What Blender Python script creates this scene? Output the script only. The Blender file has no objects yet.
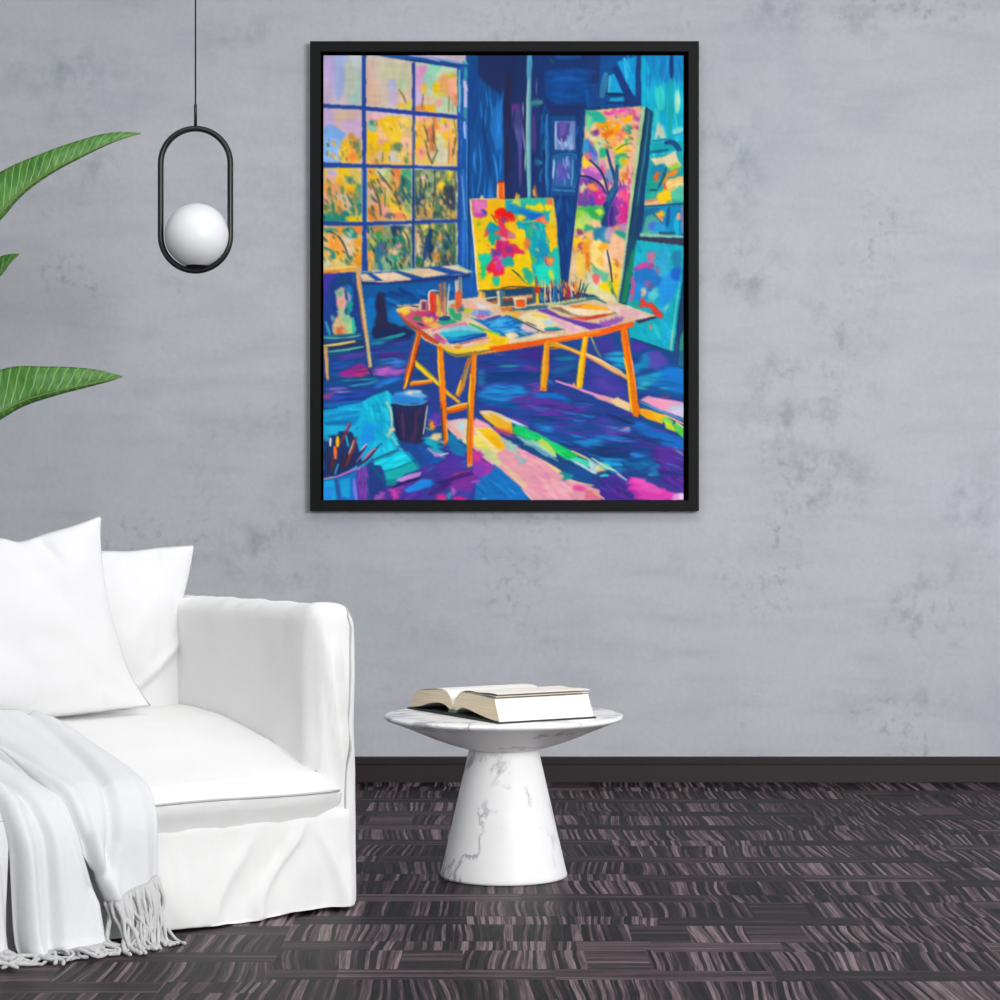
import bpy, bmesh, math, random
import numpy as np
from mathutils import Vector, noise, Matrix

COL = bpy.context.scene.collection
random.seed(5)
FPX = 2286.0                       # focal length in picture widths of 1000

# ------------------------------------------------------------------ helpers
def lin(c):
    return tuple(((v/255)/12.92 if v/255 <= .04045 else (((v/255)+.055)/1.055)**2.4) for v in c)

def tag(o, label=None, cat=None, group=None, kind=None):
    if label: o['label'] = label
    if cat: o['category'] = cat
    if group: o['group'] = group
    if kind: o['kind'] = kind
    return o

def empty(name, loc, rz=0):
    o = bpy.data.objects.new(name, None)
    o.location = loc; o.rotation_euler = (0, 0, rz); o.empty_display_size = .1
    COL.objects.link(o)
    return o

def link(name, me, mat, parent=None, smooth=True):
    o = bpy.data.objects.new(name, me)
    for m in (mat if isinstance(mat, (list, tuple)) else [mat]):
        me.materials.append(m)
    if smooth:
        me.polygons.foreach_set('use_smooth', [True]*len(me.polygons))
    COL.objects.link(o)
    if parent: o.parent = parent
    return o

def mesh(name, verts, faces):
    me = bpy.data.meshes.new(name)
    me.from_pydata([tuple(v) for v in verts], [], faces)
    me.update()
    return me

def grid(name, rows, cu=False, cv=False):
    R, C = len(rows), len(rows[0])
    v = [p for r in rows for p in r]; f = []
    for i in range(R if cu else R-1):
        for j in range(C if cv else C-1):
            a, b = i*C+j, i*C+(j+1) % C
            c, d = ((i+1) % R)*C+(j+1) % C, ((i+1) % R)*C+j
            f.append((a, b, c, d))
    return mesh(name, v, f)

def fix_normals(me):
    bm = bmesh.new(); bm.from_mesh(me)
    bmesh.ops.remove_doubles(bm, verts=bm.verts, dist=1e-6)
    bmesh.ops.recalc_face_normals(bm, faces=bm.faces)
    bm.to_mesh(me); bm.free(); me.update()
    return me

def tube(name, pts, r, seg=10, closed=False, sy=1.0, caps=True):
    pts = [Vector(p) for p in pts]; n = len(pts)
    rs = r if isinstance(r, (list, tuple)) else [r]*n
    rows = []; up = None
    for i, p in enumerate(pts):
        a = pts[(i-1) % n] if closed or i > 0 else p
        b = pts[(i+1) % n] if closed or i < n-1 else p
        t = (b-a).normalized()
        if up is None:
            up = Vector((0, 1, 0)) if abs(t.y) < .9 else Vector((1, 0, 0))
        s = t.cross(up)
        if s.length < 1e-5: s = t.cross(Vector((1, 0, 0)))
        s.normalize(); u2 = s.cross(t).normalized(); up = u2
        rows.append([p+(s*math.cos(k*2*math.pi/seg)+u2*math.sin(k*2*math.pi/seg)*sy)*rs[i] for k in range(seg)])
    R = len(rows); v = [p for q in rows for p in q]; f = []
    for i in range(R if closed else R-1):
        for k in range(seg):
            f.append((i*seg+k, i*seg+(k+1) % seg, ((i+1) % R)*seg+(k+1) % seg, ((i+1) % R)*seg+k))
    if not closed and caps:
        f.append(tuple(range(seg))[::-1]); f.append(tuple((R-1)*seg+k for k in range(seg)))
    return fix_normals(mesh(name, v, f))

def lathe(name, prof, seg=96):
    rows = [[(r*math.cos(2*math.pi*k/seg), r*math.sin(2*math.pi*k/seg), z) for k in range(seg)] for r, z in prof]
    return fix_normals(grid(name, rows, cv=True))

def rbox(x0, x1, y0, y1, z0, z1, r, res=.012, fn=None):
    """rounded box with dense faces; fn(point, normal) -> moved point"""
    lo = Vector((x0, y0, z0)); hi = Vector((x1, y1, z1))
    L = hi-lo; n = [max(4, int(L[i]/res)) for i in range(3)]
    bm = bmesh.new()
    for ax in range(3):
        u, w = (ax+1) % 3, (ax+2) % 3
        for side in (0, 1):
            g = []
            for i in range(n[u]+1):
                row = []
                for j in range(n[w]+1):
                    p = Vector((0, 0, 0)); p[ax] = (lo, hi)[side][ax]
                    p[u] = lo[u]+L[u]*i/n[u]; p[w] = lo[w]+L[w]*j/n[w]
                    q = Vector([min(max(p[k], lo[k]+r), hi[k]-r) for k in range(3)])
                    d = p-q
                    # spread the samples round the corner evenly
                    nn = d.normalized() if d.length > 0 else d
                    p2 = q+nn*r
                    if fn: p2 = fn(p2, nn)
                    row.append(bm.verts.new(p2))
                g.append(row)
            for i in range(n[u]):
                for j in range(n[w]):
                    bm.faces.new((g[i][j], g[i+1][j], g[i+1][j+1], g[i][j+1]))
    bmesh.ops.remove_doubles(bm, verts=bm.verts, dist=1e-5)
    bmesh.ops.recalc_face_normals(bm, faces=bm.faces)
    me = bpy.data.meshes.new('rounded'); bm.to_mesh(me); bm.free()
    return me

def interp(tab, x):
    if x <= tab[0][0]: return tab[0][1]
    for (a, b), (c, d) in zip(tab, tab[1:]):
        if x <= c: return b+(d-b)*(x-a)/(c-a)
    return tab[-1][1]

def sm(a, b, x):
    t = min(max((x-a)/(b-a), 0), 1); return t*t*(3-2*t)

def catmull(p, n=8, closed=False):
    p = [Vector(q) for q in p]; N = len(p); out = []
    for i in range(N if closed else N-1):
        if closed: a, b, c, d = p[i-1], p[i], p[(i+1) % N], p[(i+2) % N]
        else: a, b, c, d = p[max(i-1, 0)], p[i], p[i+1], p[min(i+2, N-1)]
        for k in range(n):
            t = k/n
            out.append(.5*((2*b)+(c-a)*t+(2*a-5*b+4*c-d)*t*t+(3*b-a-3*c+d)*t**3))
    if not closed: out.append(p[-1])
    return out

def N3(x, y, z): return noise.noise(Vector((x, y, z)))

# ------------------------------------------------------------------ materials
class NT:
    def __init__(s, name, rough=.6, spec=.4):
        s.m = bpy.data.materials.new(name); s.m.use_nodes = True
        s.t = s.m.node_tree; s.b = s.t.nodes['Principled BSDF']
        s.b.inputs['Roughness'].default_value = rough
        s.b.inputs['Specular IOR Level'].default_value = spec
    def n(s, kind, **kw):
        o = s.t.nodes.new(kind)
        for k, v in kw.items():
            if hasattr(o, k): setattr(o, k, v)
            else: o.inputs[k.replace('_', ' ')].default_value = v
        return o
    def l(s, a, b): s.t.links.new(a, b)
    def math(s, op, a, b=None, c=None, clamp=False):
        o = s.t.nodes.new('ShaderNodeMath'); o.operation = op; o.use_clamp = clamp
        for i, v in enumerate((a, b, c)):
            if v is None: continue
            if isinstance(v, (int, float)): o.inputs[i].default_value = v
            else: s.l(v, o.inputs[i])
        return o.outputs[0]
    def mix(s, f, a, b, mode='MIX'):
        o = s.t.nodes.new('ShaderNodeMix'); o.data_type = 'RGBA'; o.blend_type = mode
        for i, v in ((0, f), (6, a), (7, b)):
            if isinstance(v, (int, float)): o.inputs[i].default_value = v
            elif isinstance(v, tuple): o.inputs[i].default_value = (*v, 1)
            else: s.l(v, o.inputs[i])
        return o.outputs[2]
    def ramp(s, f, stops, interp='LINEAR'):
        o = s.t.nodes.new('ShaderNodeValToRGB'); o.color_ramp.interpolation = interp
        e = o.color_ramp.elements
        while len(e) < len(stops): e.new(.5)
        for q, (p, c) in zip(e, stops):
            q.position = p; q.color = (*c, 1) if isinstance(c, tuple) else (c, c, c, 1)
        s.l(f, o.inputs[0]); return o.outputs[0]
    def noise(s, vec, scale, detail=4, rough=.55, dist=0.0):
        o = s.t.nodes.new('ShaderNodeTexNoise')
        o.inputs['Scale'].default_value = scale; o.inputs['Detail'].default_value = detail
        o.inputs['Roughness'].default_value = rough; o.inputs['Distortion'].default_value = dist
        if vec is not None: s.l(vec, o.inputs['Vector'])
        return o.outputs['Fac']
    def coord(s, kind='Object'):
        return s.t.nodes.new('ShaderNodeTexCoord').outputs[kind]
    def mapping(s, vec, scale=(1, 1, 1), loc=(0, 0, 0), rot=(0, 0, 0)):
        o = s.t.nodes.new('ShaderNodeMapping')
        o.inputs['Scale'].default_value = scale; o.inputs['Location'].default_value = loc; o.inputs['Rotation'].default_value = rot
        s.l(vec, o.inputs['Vector']); return o.outputs[0]
    def bump(s, h, strength=.3, dist=.01):
        o = s.t.nodes.new('ShaderNodeBump'); o.inputs['Strength'].default_value = strength; o.inputs['Distance'].default_value = dist
        s.l(h, o.inputs['Height']); s.l(o.outputs[0], s.b.inputs['Normal'])
    def color(s, c):
        if isinstance(c, tuple): s.b.inputs['Base Color'].default_value = (*c, 1)
        else: s.l(c, s.b.inputs['Base Color'])
        return s

# weathered patches of the concrete: where on the wall, how wide, how high, how strong
STAINS = [(62, 75, 70, 45, .7), (75, 155, 60, 70, .6), (240, 35, 55, 35, .5), (728, 160, 45, 75, .85), (752, 268, 40, 50, .9), (838, 330, 55, 55, .9), (790, 385, 60, 40, 1.0),
          (830, 385, 60, 50, 1.0), (800, 420, 80, 40, .8), (822, 475, 60, 45, 1.0), (930, 608, 60, 60, 1.0), (970, 500, 40, 50, .7), (282, 550, 75, 50, 1.0), (245, 425, 60, 25, .5),
          (130, 365, 70, 60, .35), (778, 8, 40, 35, .9), (868, 22, 70, 30, .6), (905, 700, 90, 30, .5), (560, 640, 90, 30, .4), (690, 560, 60, 40, .35), (420, 620, 70, 40, .35)]
def m_concrete():
    k = NT('concrete', .85, .15); v = k.coord()
    big = k.noise(v, .9, 5, .6); mid = k.noise(v, 3.2, 6, .62); fine = k.noise(v, 60, 3, .6)
    sx = k.noise(k.mapping(v, (1.2, 1, 6)), 2.2, 5, .6)
    c = k.ramp(big, [(.3, lin((182, 185, 195))), (.5, lin((192, 194, 199))), (.7, lin((195, 196, 207)))])
    c = k.mix(k.math('MULTIPLY', k.ramp(mid, [(.35, 0.0), (.62, 1.0)]), .45), c, lin((200, 202, 207)))
    c = k.mix(k.math('MULTIPLY', k.ramp(sx, [(.48, 0.0), (.7, 1.0)]), .25), c, lin((150, 158, 170)))
    # stain clusters: patchy dark blotches inside larger soft areas
    area = k.math('MULTIPLY', k.ramp(k.noise(k.mapping(v, (1, 1, .8), (3.1, 0, 1.7)), 1.15, 3, .5), [(.56, 0.0), (.70, 1.0)]), .35)
    for px, py, rx, ry, f in STAINS:
        q = 8.12/FPX
        d = k.n('ShaderNodeVectorMath', operation='LENGTH')
        k.l(k.mapping(v, (1/(rx*q), 0, 1/(ry*q)), (-(px-500)/rx, 0, -(1-(py-500)*q)/(ry*q))), d.inputs[0])
        area = k.math('MAXIMUM', area, k.math('MULTIPLY', k.math('SUBTRACT', 1.15, d.outputs['Value'], clamp=True), f))
    blot = k.ramp(k.noise(k.mapping(v, (1, 1, .85)), 11, 6, .68), [(.48, 0.0), (.68, 1.0)])
    st = k.math('MULTIPLY', area, blot)
    c = k.mix(k.math('MULTIPLY', st, .62), c, lin((112, 122, 134)))
    ar2 = k.ramp(k.noise(k.mapping(v, (1, 1, 1), (9.3, 0, 4.1)), 2.1, 2, .5), [(.55, 0.0), (.7, 1.0)])
    bl2 = k.ramp(k.noise(v, 26, 4, .65), [(.52, 0.0), (.7, 1.0)])
    c = k.mix(k.math('MULTIPLY', k.math('MULTIPLY', ar2, bl2), .6), c, lin((120, 128, 138)))
    vo = k.n('ShaderNodeTexVoronoi', Scale=9.0); k.l(v, vo.inputs['Vector'])
    rnd = k.n('ShaderNodeSeparateColor'); k.l(vo.outputs['Color'], rnd.inputs[0])
    pit = k.math('MULTIPLY', k.math('LESS_THAN', vo.outputs['Distance'], k.math('MULTIPLY', rnd.outputs[1], .05)), k.math('GREATER_THAN', rnd.outputs[0], .72))
    c = k.mix(k.math('MULTIPLY', pit, .75), c, lin((70, 76, 86)))
    c = k.mix(k.math('MULTIPLY', k.ramp(fine, [(.35, 0.0), (.7, 1.0)]), .12), c, lin((140, 145, 152)))
    k.color(c); k.bump(k.math('ADD', k.math('MULTIPLY', mid, .5), fine), .12, .004)
    return k.m

def m_floor():
    k = NT('dark_mosaic_parquet', .42, .11); v = k.coord()
    sp = k.n('ShaderNodeSeparateXYZ'); k.l(v, sp.inputs[0])
    x, y = sp.outputs[0], sp.outputs[1]
    def white(a, b=None):
        o = k.n('ShaderNodeTexWhiteNoise', noise_dimensions='2D')
        cb = k.n('ShaderNodeCombineXYZ'); k.l(a, cb.inputs[0])
        if b is not None: k.l(b, cb.inputs[1])
        k.l(cb.outputs[0], o.inputs['Vector']); return o.outputs['Value']
    PER = .31
    colid = white(k.math('FLOOR', k.math('DIVIDE', k.math('ADD', x, 7.13), .83)))
    ry = k.math('DIVIDE', k.math('ADD', y, k.math('MULTIPLY', colid, .62)), PER); row = k.math('FLOOR', ry); fr = k.math('FRACT', ry)
    strip = k.math('LESS_THAN', fr, .34)
    row2 = k.math('ADD', k.math('MULTIPLY', row, 2), strip)
    off = white(row2)
    # long segments in strip rows, short blocks in the others
    cell_l = k.math('FLOOR', k.math('DIVIDE', k.math('ADD', x, k.math('MULTIPLY', off, 3.0)), .46))
    cell_s = k.math('FLOOR', k.math('DIVIDE', k.math('ADD', x, k.math('MULTIPLY', off, 3.0)), .135))
    cell = k.math('ADD', k.math('MULTIPLY', cell_l, strip), k.math('MULTIPLY', cell_s, k.math('SUBTRACT', 1, strip)))
    idn = white(cell, row2)
    thr = k.math('ADD', k.math('MULTIPLY', strip, .66), .07)
    horiz = k.math('LESS_THAN', idn, thr)
    tone = white(k.math('ADD', cell, 31.7), row2)
    # wavering slats
    wob = k.math('MULTIPLY', k.math('SUBTRACT', k.noise(k.mapping(v, (2.2, 1.2, 1)), 1.6, 1), .5), .07)
    xs = k.math('ADD', k.math('ADD', x, wob), k.math('MULTIPLY', tone, .37))
    ys = k.math('ADD', y, k.math('MULTIPLY', wob, .12))
    sa = k.math('FLOOR', k.math('MULTIPLY', xs, 118)); sb = k.math('FLOOR', k.math('MULTIPLY', ys, 44))
    va = white(sa, row2); vb = white(sb, k.math('ADD', cell, k.math('MULTIPLY', row2, 7.3)))
    ca = k.n('ShaderNodeCombineXYZ'); k.l(k.math('MULTIPLY', xs, 260), ca.inputs[0]); k.l(k.math('MULTIPLY', y, 6), ca.inputs[1]); k.l(k.math('MULTIPLY', row2, 3.7), ca.inputs[2])
    cb = k.n('ShaderNodeCombineXYZ'); k.l(k.math('MULTIPLY', x, 4), cb.inputs[0]); k.l(k.math('MULTIPLY', ys, 150), cb.inputs[1]); k.l(k.math('MULTIPLY', cell, 3.1), cb.inputs[2])
    ga = k.noise(ca.outputs[0], 1.0, 3, .6); gb = k.noise(cb.outputs[0], 1.0, 3, .6)
    inv = k.math('SUBTRACT', 1, horiz)
    slat = k.math('ADD', k.math('MULTIPLY', va, inv), k.math('MULTIPLY', k.math('ADD', k.math('MULTIPLY', vb, .35), .35), horiz))
    grain = k.math('ADD', k.math('MULTIPLY', ga, inv), k.math('MULTIPLY', gb, horiz))
    f = k.math('ADD', k.math('ADD', k.math('MULTIPLY', slat, .46), k.math('MULTIPLY', grain, .75)), k.math('MULTIPLY', k.math('SUBTRACT', tone, .5), .16))
    c = k.ramp(f, [(.34, lin((5, 7, 8))), (.49, lin((14, 14, 15))), (.61, lin((40, 33, 35))), (.74, lin((86, 70, 74))), (.92, lin((136, 119, 122)))])
    gap = k.math('MULTIPLY', k.math('LESS_THAN', k.math('ABSOLUTE', k.math('SUBTRACT', fr, .34)), .012), .5)
    c = k.mix(gap, c, lin((26, 24, 26)))
    k.color(c)
    k.l(k.math('ADD', k.math('MULTIPLY', grain, .25), .36), k.b.inputs['Roughness'])
    k.bump(f, .15, .002)
    return k.m

def m_cloth(name, col, scale=1.0, bump=.25):
    k = NT(name, .9, .1); v = k.coord()
    a = k.noise(v, 6*scale, 5, .6); b = k.noise(v, 240, 2, .5)
    k.color(k.mix(k.math('MULTIPLY', a, .08), col, tuple(q*.9 for q in col)))
    wr = k.noise(k.mapping(v, (1, 1, 1)), 9*scale, 4, .55, .6)
    k.bump(k.math('ADD', wr, k.math('MULTIPLY', b, .06)), bump, .012)
    k.b.inputs['Sheen Weight'].default_value = .1
    return k.m

def m_marble():
    k = NT('white_marble', .42, .3); v = k.coord()
    w = k.mapping(v, (1, 1, .7), (.37, .2, .1))
    d = k.noise(w, 5.0, 6, .58, .5)
    vein = k.ramp(k.math('ABSOLUTE', k.math('SUBTRACT', d, .5)), [(0.0, 1.0), (.012, .7), (.035, 0.0)])
    msk = k.ramp(k.noise(k.mapping(v, (1, 1, 1), (.9, .4, .3)), 7, 2), [(.44, 0.0), (.56, 1.0)])
    cl = k.ramp(k.noise(w, 6, 4, .6), [(.5, 0.0), (.8, 1.0)])
    c = k.mix(k.math('MULTIPLY', cl, .25), lin((246, 246, 246)), lin((214, 215, 218)))
    c = k.mix(k.math('MULTIPLY', k.math('MULTIPLY', vein, msk), .8), c, lin((150, 152, 160)))
    k.color(c); return k.m

def m_plain(name, c, rough=.5, spec=.4, coat=0, varn=.06, sc=30):
    k = NT(name, rough, spec); v = k.coord()
    n = k.noise(v, sc, 3)
    k.color(k.mix(k.math('MULTIPLY', n, varn*2), lin(c), tuple(q*.8 for q in lin(c))))
    k.b.inputs['Coat Weight'].default_value = coat
    return k.m

def m_leaf():
    k = NT('banana_leaf_green', .38, .45)
    uv = k.coord('UV'); sp = k.n('ShaderNodeSeparateXYZ'); k.l(uv, sp.inputs[0])
    u, w = sp.outputs[0], sp.outputs[1]           # u metres along the leaf, w across, 0 at the midrib
    a = k.math('ABSOLUTE', w)
    ph = k.math('MULTIPLY', k.math('SUBTRACT', u, k.math('MULTIPLY', a, .05)), 36)
    wob = k.math('MULTIPLY', k.noise(uv, 2.5, 1), .7)
    tri = k.math('ABSOLUTE', k.math('SUBTRACT', k.math('FRACT', k.math('ADD', ph, wob)), .5))
    line = k.ramp(tri, [(0.0, 1.0), (.05, .5), (.14, 0.0)])
    band = k.noise(k.mapping(uv, (60, 1.5, 1)), 1.0, 3)
    c = k.ramp(band, [(.3, lin((48, 98, 32))), (.55, lin((72, 126, 48))), (.8, lin((98, 148, 68)))])
    c = k.mix(k.math('MULTIPLY', line, .5), c, lin((166, 196, 130)))
    rib = k.ramp(a, [(0.0, 1.0), (.05, 0.0)])
    c = k.mix(k.math('MULTIPLY', rib, .6), c, lin((62, 100, 40)))
    k.color(c); k.bump(k.math('SUBTRACT', 1, line), .35, .004)
    k.b.inputs['Subsurface Weight'].default_value = .0
    return k.m

def m_pages(name, base, dark):
    k = NT(name, .8, .2); v = k.coord(); 
    n = k.noise(k.mapping(v, (2, 2, 420)), 1.0, 2)
    k.color(k.mix(k.math('MULTIPLY', k.ramp(n, [(.35, 1.0), (.6, 0.0)]), .5), lin(base), lin(dark)))
    return k.m

CONC, FLOOR = m_concrete(), m_floor()
CLOTH = m_cloth('white_linen_slipcover', (.81, .808, .80))
PILLOW = m_cloth('white_cotton', (.73, .73, .735), 1.0, .22)
THROW = m_cloth('white_knit_throw', (.70, .705, .72), 2.2, .2)
FRINGE = m_cloth('throw_yarn', (.54, .54, .54), 3, .4)
PIPING = m_cloth('slipcover_piping', (.48, .48, .49), 2, .2)
MARBLE = m_marble()
BASEB = m_plain('dark_brown_wood', (47, 39, 40), .5, .3, 0, .15, 6)
BLACK = m_plain('black_metal', (16, 16, 18), .35, .5)
FRAMEM = m_plain('black_frame_wood', (20, 20, 20), .5, .12)
DEEP = m_plain('black_felt', (4, 4, 4), .95, .05)
OPAL = m_plain('opal_glass', (226, 227, 230), .30, .4, 0, .01)
LEAF = m_leaf()
STEM = m_plain('plant_stem_green', (92, 124, 58), .5)
POT = m_plain('grey_ceramic', (120, 120, 122), .5)
SOIL = m_plain('potting_soil', (40, 30, 24), .95, .1)
PAGE = m_pages('page_paper', (248, 245, 238), (228, 220, 206))
EDGE = m_pages('page_end_paper', (250, 234, 204), (226, 204, 166))
COVER = m_plain('dark_green_book_cloth', (40, 48, 46), .6)
GREENB = m_plain('grey_green_book_spine', (92, 112, 102), .6)
PLASTER = m_plain('white_ceiling_paint', (225, 226, 228), .9, .1)

# ------------------------------------------------------------------ the painting on the wall, painted shape by shape
def paint_studio_picture(data, S=2.0, ox=321.5, oy=53.5, wpx=363.5, hpx=448.0):
    W, H = int(wpx*S), int(hpx*S)
    rng = np.random.RandomState(11)
    def vnoise(cx, cy, seed):
        r = np.random.RandomState(seed)
        gx, gy = int(W/cx)+3, int(H/cy)+3
        g = r.rand(gy, gx)*2-1
        xs = np.arange(W)/cx; ys = np.arange(H)/cy
        xi = xs.astype(int); yi = ys.astype(int)
        fx = (xs-xi); fx = fx*fx*(3-2*fx); fy = (ys-yi); fy = fy*fy*(3-2*fy)
        a = g[yi][:, xi]; b = g[yi][:, xi+1]; c = g[yi+1][:, xi]; d = g[yi+1][:, xi+1]
        fx = fx[None, :]; fy = fy[:, None]
        return (a*(1-fx)+b*fx)*(1-fy)+(c*(1-fx)+d*fx)*fy
    X = ox+np.arange(W)[None, :]/S+np.zeros((H, 1))
    Y = oy+np.arange(H)[:, None]/S+np.zeros((1, W))
    fl = np.clip((Y-340)/14, 0, 1)                      # brush direction: sideways on the floor, upright on the walls
    wl = np.clip((X-464)/4, 0, 1)*np.clip((592-X)/10, 0, 1)*np.clip((200-Y)/10, 0, 1)
    wl = np.maximum(wl, np.clip((X-644)/4, 0, 1)*np.clip((150-Y)/10, 0, 1))
    re = 1-np.maximum(fl, wl)
    XB = X+fl*(5*vnoise(30, 2.6, 21)+3*vnoise(60, 5, 22))+re*(1.3*vnoise(5, 3, 23)+.9*vnoise(3, 7, 24))+wl*.8*vnoise(3, 14, 25)
    YB = Y-fl*1.6*vnoise(14, 4, 26)+wl*(5*vnoise(2.6, 30, 27))+re*(1.3*vnoise(3, 5, 28)+.9*vnoise(8, 3, 29))
    X = X+.3*vnoise(14, 14, 1)+.15*vnoise(4, 6, 2)
    Y = Y+.3*vnoise(14, 14, 3)+.15*vnoise(6, 4, 4)
    img = np.zeros((H, W, 3)); img[:] = (.1, .2, .45)
    tex = 1+.03*vnoise(20, 4, 5)*(1-wl)+.03*vnoise(4, 16, 6)*(1-fl)+.05*vnoise(30, 30, 7)
    def hexc(s): return np.array([int(s[i:i+2], 16)/255 for i in (0, 2, 4)])
    def smooth(p, closed, n=5):
        p = np.array(p, float); out = []
        N = len(p)
        for i in range(N if closed else N-1):
            if closed: a, b, c, d = p[i-1], p[i], p[(i+1) % N], p[(i+2) % N]
            else: a, b, c, d = p[max(i-1, 0)], p[i], p[i+1], p[min(i+2, N-1)]
            for k in range(n):
                t = k/n
                out.append(.5*((2*b)+(c-a)*t+(2*a-5*b+4*c-d)*t*t+(3*b-a-3*c+d)*t**3))
        if not closed: out.append(p[-1])
        return np.array(out)
    def box(p, m):
        x0 = max(0, int((p[:, 0].min()-m-ox)*S)); x1 = min(W, int((p[:, 0].max()+m-ox)*S)+1)
        y0 = max(0, int((p[:, 1].min()-m-oy)*S)); y1 = min(H, int((p[:, 1].max()+m-oy)*S)+1)
        return x0, x1, y0, y1
    def inside(p, x, y):
        c = np.zeros(x.shape, bool); j = len(p)-1
        for i in range(len(p)):
            xi, yi = p[i]; xj, yj = p[j]
            if yi != yj:
                c ^= ((yi > y) != (yj > y)) & (x < (xj-xi)*(y-yi)/(yj-yi)+xi)
            j = i
        return c
    def comp(bx, m, col, a):
        x0, x1, y0, y1 = bx
        m = (m*a)[..., None]
        img[y0:y1, x0:x1] = img[y0:y1, x0:x1]*(1-m)+col*tex[y0:y1, x0:x1, None]*m
    def blur(m, n=1):
        for _ in range(n):
            q = np.pad(m, 1, mode='edge')
            m = (q[:-2, 1:-1]+q[2:, 1:-1]+q[1:-1, :-2]+q[1:-1, 2:]+2*q[1:-1, 1:-1])/6
        return m
    def poly(p, col, a, nb=2, XX=None, YY=None):
        bx = box(p, 2 if XX is None else 8); x0, x1, y0, y1 = bx
        if x1 <= x0 or y1 <= y0: return
        comp(bx, blur(inside(p, (X if XX is None else XX)[y0:y1, x0:x1], (Y if YY is None else YY)[y0:y1, x0:x1]).astype(float), nb), col, a)
    def line(p, w, col, a):
        bx = box(p, w+1); x0, x1, y0, y1 = bx
        if x1 <= x0 or y1 <= y0: return
        x = X[y0:y1, x0:x1]; y = Y[y0:y1, x0:x1]
        best = np.full(x.shape, 99.); n = len(p)-1
        for i in range(n):
            d = p[i+1]-p[i]; L = max(d@d, 1e-9)
            t = np.clip(((x-p[i, 0])*d[0]+(y-p[i, 1])*d[1])/L, 0, 1)
            g = (i+t)/n
            wd = w/2*(.55+.45*np.sin(np.pi*np.clip(g*.9+.05, 0, 1)))
            best = np.minimum(best, np.hypot(x-p[i, 0]-t*d[0], y-p[i, 1]-t*d[1])-wd)
        comp(bx, np.clip(.5-best*1.3, 0, 1), col, a)
    for ln in data.split('\n'):
        ln = ln.strip()
        if not ln or ln[0] == '#': continue
        t = ln.split(); a = 1.0
        if t[-1][0] == '@': a = float(t.pop()[1:])
        if t[0] == 'f':                                 # drag the wet paint: f direction amount corner corner
            (xa, ya), (xb, yb) = [tuple(map(float, q.split(','))) for q in t[3:5]]
            x0, x1, y0, y1 = [int(v) for v in ((xa-ox)*S, (xb-ox)*S, (ya-oy)*S, (yb-oy)*S)]
            x0, y0 = max(x0, 0), max(y0, 0); x1, y1 = min(x1, W), min(y1, H)
            reg = img[y0:y1, x0:x1].copy(); n = max(1, int(float(t[2])*S/2))
            for ax in ((0, 1) if t[1] == 'n' else (0,) if t[1] == 'v' else (1,)):
                q = np.pad(reg, [(n, n) if k == ax else (0, 0) for k in range(3)], mode='edge'); acc = 0
                for k in range(2*n+1): acc = acc+(q[k:k+y1-y0] if ax == 0 else q[:, k:k+x1-x0])
                reg = acc/(2*n+1)
            img[y0:y1, x0:x1] = img[y0:y1, x0:x1]*(1-a)+reg*a
        elif t[0] in 'pb':
            p = np.array([tuple(map(float, q.split(','))) for q in t[2:]])
            if t[0] == 'b': poly(smooth(p, True), hexc(t[1]), a, 5, XB, YB)
            else: poly(p, hexc(t[1]), a)
        elif t[0] == 'l':
            p = smooth([tuple(map(float, q.split(','))) for q in t[3:]], False)
            line(p, float(t[2]), hexc(t[1]), a)
        elif t[0] == 'k':
            cols = [hexc(c) for c in t[1].split(',')]
            r = np.random.RandomState(int(t[2])); n = int(t[3])
            w, L = map(float, t[4].split(',')); ang = float(t[5])
            p = np.array([tuple(map(float, q.split(','))) for q in t[6:]])
            lo, hi = p.min(0), p.max(0); k = 0; tries = 0
            while k < n and tries < n*20:
                tries += 1
                c = lo+r.rand(2)*(hi-lo)
                if not inside(p, np.array([c[0]]), np.array([c[1]]))[0]: continue
                th = math.radians(ang+r.uniform(-12, 12)); l = L*r.uniform(.5, 1.1)/2
                d = np.array([math.cos(th), math.sin(th)])*l
                bend = np.array([-d[1], d[0]])*r.uniform(-.12, .12)
                line(smooth([c-d, c+bend, c+d], False, 3), w*r.uniform(.6, 1.2), cols[r.randint(len(cols))], a*r.uniform(.55, .95))
                k += 1
    img = np.clip(img, 0, 1)
    for ch in range(3): img[..., ch] = blur(img[..., ch], 1)
    return img

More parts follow.
